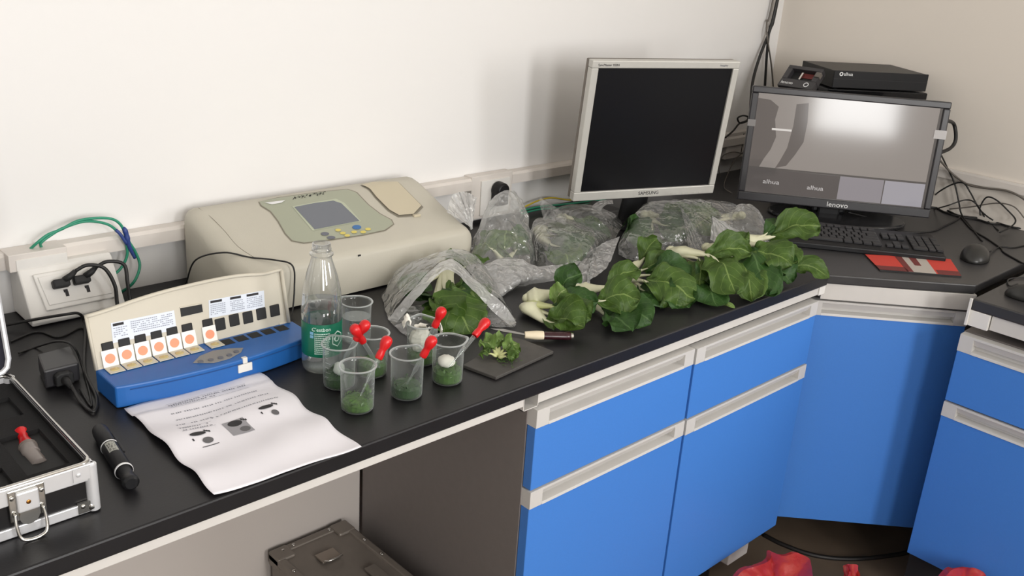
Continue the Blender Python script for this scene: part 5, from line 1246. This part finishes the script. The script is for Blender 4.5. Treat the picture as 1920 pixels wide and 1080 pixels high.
def dome(c, rx_, ry_, apex, nu=34, nv=64, bulge=.55, seed=0, pleats=9, pamp=.1, rot=0):
    rows = []
    for i in range(nu+1):
        f = i/nu; row = []
        for j in range(nv+1):
            a = 2*pi*j/nv; k = (1-f)**bulge*(1+pamp*(.3+f)*sin(pleats*a+seed+2*f)+.05*noise.noise(Vector((cos(a)*2, sin(a)*2, f*4+seed))))
            ctr = Vector((c.x, c.y, 0)).lerp(Vector((apex.x, apex.y, 0)), f**1.3)
            ux, uy = rx_*k*cos(a), ry_*k*sin(a)
            row.append(Vector((ctr.x+ux*cos(rot)-uy*sin(rot), ctr.y+ux*sin(rot)+uy*cos(rot), apex.z*f)))
        rows.append(row)
    return rows
def fan_patch(root, dirs, n=26, k=30, pleat=.004, freq=7, seed=0):
    """gathered film: from a knot (root) flaring to the outline points dirs"""
    edge = catmull(dirs, 8); rows = []
    for i in range(n+1):
        f = i/n; row = []
        for j in range(k+1):
            x = j/k*(len(edge)-1); q = min(int(x), len(edge)-2); e_ = edge[q].lerp(edge[q+1], x-q)
            p = root.lerp(e_, f); to = (CAM-p).normalized()
            row.append(p+to*pleat*f**.7*sin(freq*2*pi*j/k+seed)+Vector((0, 0, .003*sin(pi*f))))
        rows.append(row)
    return rows
BG = 'clear plastic vegetable bags'
def bag(label, px): return thing('plastic_bag', label, 'plastic bag', Z(*px), 0, BG)
# A: open bag in front
t = bag('open clear bag gaping towards the beakers, leaves spilling out', (845, 560))
A = arches([[(765, 520, .004), (790, 505, .02), (820, 495, .03), (850, 500, .02), (880, 520, .003)],
            [(722, 548, .003), (745, 508, .045), (800, 482, .075), (865, 470, .085), (905, 500, .05), (925, 545, .003)],
            [(722, 570, .003), (765, 530, .05), (835, 482, .088), (890, 500, .07), (930, 545, .035), (955, 585, .003)],
            [(728, 600, .003), (770, 548, .048), (840, 487, .088), (895, 530, .06), (945, 572, .03), (968, 605, .003)]], 44, 56)
film('bag_film', A, .0035, 26, 1, t)
A2 = arches([[(728, 600, .003), (770, 548, .048), (840, 487, .089), (895, 530, .061), (945, 572, .031), (968, 605, .003)],
             [(745, 605, .002), (785, 558, .046), (838, 508, .086), (885, 545, .058), (925, 585, .02), (955, 612, .002)]], 8, 56)
film('rolled_mouth', A2, .002, 40, 2, t, FILM2)
A3 = arches([[(727, 600, .002), (760, 578, .010), (790, 572, .012)], [(745, 618, .002), (772, 600, .010), (800, 592, .010)], [(762, 630, .002), (790, 615, .004), (812, 604, .004)]], 20, 24); film('loose_flap', A3, .003, 45, 3, t)
A3 = arches([[(895, 560, .02), (925, 572, .02), (966, 600, .004)], [(905, 590, .012), (935, 598, .012), (966, 612, .003)], [(912, 612, .003), (935, 616, .003), (955, 616, .003)]], 20, 24); film('loose_flap', A3, .003, 45, 4, t)
# B: tall tied bag
t = bag('tall clear bag with a peak, leaning between instrument and wall plug', (935, 515))
c = Z(938, 500); ap = Z(952, 358, .135)
film('bag_film', dome(c, .082, .066, ap, 48, 80, .42, 1.3, 9, .06, .2), .005, 30, 5, t)
film('gathered_end', fan_patch(Z(885, 432, .075), [Z(836, 400, .125), Z(847, 368, .14), Z(870, 361, .14), Z(895, 372, .125)], 26, 34, .005, 5, 1), .003, 60, 6, t, FILM2)
A = arches([[(872, 540, .002), (900, 505, .02), (940, 490, .03)], [(895, 545, .002), (925, 515, .025), (965, 485, .035)], [(925, 560, .002), (955, 528, .022), (1000, 500, .03)], [(960, 538, .002), (1000, 520, .018), (1040, 500, .02)], [(1030, 528, .002), (1060, 515, .010), (1082, 500, .010)]], 44, 30)
film('loose_flap', A, .006, 34, 7, t, FILM2)
# C
t = bag('clear bag whose bunched ruffled end lies before the heap of greens', (1060, 480))
A = arches([[(1000, 470, .002), (997, 440, .025), (1005, 415, .035), (1030, 408, .01)], [(1010, 500, .002), (1015, 450, .045), (1035, 418, .058), (1070, 412, .01)], [(1040, 515, .002), (1055, 460, .05), (1075, 432, .06), (1105, 425, .01)], [(1080, 510, .002), (1095, 470, .045), (1115, 445, .05), (1135, 440, .01)], [(1110, 490, .004), (1118, 475, .025), (1125, 465, .025), (1135, 460, .01)]], 44, 40)
film('bag_film', A, .004, 30, 8, t)
film('gathered_end', fan_patch(Z(1112, 470, .03), [Z(1050, 500, .02), Z(1058, 530, .004), Z(1095, 542, .003), Z(1110, 525, .02), Z(1140, 500, .03), Z(1162, 445, .05)], 30, 60, .006, 8, 2), .004, 55, 9, t, FILM2)
film('loose_corner', fan_patch(Z(1060, 430, .05), [Z(1022, 418, .04), Z(1012, 372, .075), Z(1030, 382, .07), Z(1062, 405, .06)], 22, 24, .003, 2, 3), .002, 40, 10, t)
# E behind C
t = bag('clear bag at the back with a loop handle, below the silver monitor', (1090, 420))
A = arches([[(1040, 415, .002), (1042, 395, .03), (1055, 388, .035), (1075, 385, .01)], [(1070, 435, .002), (1085, 405, .045), (1100, 392, .05), (1118, 389, .03)], [(1110, 450, .002), (1125, 420, .04), (1135, 408, .045), (1155, 404, .01)], [(1150, 458, .002), (1158, 438, .02), (1165, 430, .02), (1172, 425, .004)]], 40, 36)
film('bag_film', A, .004, 32, 11, t)
A = arches([[(1112, 402, .035), (1118, 400, .038), (1130, 402, .038)], [(1110, 388, .045), (1118, 388, .048), (1128, 392, .048)], [(1125, 377, .055), (1132, 380, .056), (1138, 384, .055)], [(1148, 375, .055), (1149, 379, .055), (1150, 382, .054)]], 20, 10)
film('loop_handle', A, .001, 40, 12, t, FILM2)
# D long bag with two heads
t = bag('long clear bag stretching from the monitor stand to the keyboard', (1290, 430))
A = arches([[(1160, 480, .002), (1165, 450, .02), (1180, 430, .03), (1200, 420, .01)], [(1190, 490, .002), (1190, 440, .05), (1208, 385, .07), (1228, 383, .06)], [(1230, 485, .002), (1240, 430, .055), (1255, 385, .075), (1285, 378, .065)], [(1270, 478, .002), (1275, 430, .055), (1285, 382, .075), (1318, 377, .065)], [(1320, 470, .002), (1325, 425, .05), (1335, 385, .07), (1366, 382, .055)], [(1370, 465, .002), (1372, 430, .04), (1375, 400, .055), (1398, 393, .045)]], 56, 44)
film('bag_film', A, .0045, 26, 13, t)
c = Z(1398, 448); ap = Z(1398, 384, .068)
film('ballooned_end', dome(c, .062, .05, ap, 30, 60, .42, .4, 7, .05, -.6), .004, 30, 14, t)
film('gathered_end', fan_patch(Z(1335, 405, .075), [Z(1330, 450, .045), Z(1355, 462, .03), Z(1385, 462, .02), Z(1400, 445, .03)], 26, 36, .004, 6, 2), .003, 50, 15, t, FILM2)
film('crease_band', fan_patch(Z(1275, 385, .085), [Z(1290, 470, .03), Z(1305, 478, .02), Z(1318, 478, .02), Z(1330, 470, .03)], 26, 30, .004, 5, 2), .002, 50, 16, t, FILM)

# the bagged heads press against the inside of their bags: leaves that would poke through the film are folded back in
from mathutils.bvhtree import BVHTree
fv, fp = [], []
for o in [q for q in COL.objects if q.name.split('.')[0] in ('bag_film', 'ballooned_end') and q.parent and q.parent.name != 'plastic_bag']:
    k0 = len(fv); fv += [v.co+o.parent.location for v in o.data.vertices]; fp += [[i+k0 for i in p.vertices] for p in o.data.polygons]
tree = BVHTree.FromPolygons(fv, fp); OUT = Vector((-.45, -.6, .66)).normalized()
for head in [q for q in COL.objects if q.get('group') == 'bok choy inside the bags' and 'spill out' not in q['label']]:
    for ch in head.children:
        for v in ch.data.vertices:
            wv = v.co+head.location
            if tree.ray_cast(wv+OUT*.0005, OUT, .3)[0] is None:
                h = tree.ray_cast(wv+OUT*.001, -OUT, .25)[0]
                if h: wv = h-OUT*(.0025+.0015*noise.noise(wv*150)); wv.z = max(wv.z, .0022); v.co = wv-head.location

# ------------------------------------------------------------------ things on the floor
cable('floor_cable', 'dark cable curving across the floor before the corner cabinet', [Z(1432, 1003, FZ+.004), Z(1470, 1022, FZ+.004), Z(1530, 1042, FZ+.004), Z(1600, 1048, FZ+.004), Z(1680, 1040, FZ+.004), Z(1720, 1030, FZ+.004)], .006, CABLE)
def red_bag(label, outlines, z, seed):
    c = Z(*outlines[0][len(outlines[0])//2], z); ctr = Vector((c.x-.12, c.y-.07, 0))
    t = thing('red_plastic_bag', label, 'plastic bag', (ctr.x, ctr.y, FZ), 0, 'red plastic bags on the floor')
    rows = dome(ctr, .13, .11, Vector((ctr.x, ctr.y, .11)), 26, 60, .4, seed, 8, .06)
    m = MB(); out = []
    for r in rows:
        out.append([p+Vector((noise.noise(p*18+Vector((seed, 0, 0))), noise.noise(p*18+Vector((0, seed, 0))), rid(p*22)*.8))*.010+Vector((0, 0, FZ+.01)) for p in r])
    for r in out:
        for p in r: p.z = max(p.z, FZ+.002)
    m.grid(out); m.build('bag_body', REDF, t, world=True, smooth=True)
    for k, ol in enumerate(outlines):
        P_ = [Z(*q, z) for q in ol]; mid = (P_[0]+P_[-1])/2
        root = mid - UP*.05
        film('bag_ear', fan_patch(root, P_, 22, 40, .004+.004*min(1, len(ol)/8), 2, k), .005, 34, seed+k, t, REDF, zmin=FZ+.01)
        film('bag_ear', fan_patch(root-F*-.03, [p+F*.035-UP*.008 for p in P_], 22, 40, .006, 2, k+2), .006, 34, seed+k+5, t, REDF, zmin=FZ+.01)
    return t
red_bag('red plastic bag at the bottom edge, below the slanted door', [[(1376, 1088), (1392, 1071), (1420, 1062), (1440, 1052), (1445, 1036), (1468, 1044), (1492, 1039), (1514, 1047), (1522, 1062), (1526, 1088)], [(1586, 1092), (1590, 1068), (1597, 1060), (1608, 1064), (1620, 1090)]], -.62, 21)
red_bag('red plastic bag at the bottom edge, before the right cabinet', [[(1764, 1092), (1782, 1070), (1800, 1067), (1816, 1066), (1832, 1069), (1846, 1078), (1860, 1094)]], -.60, 25)
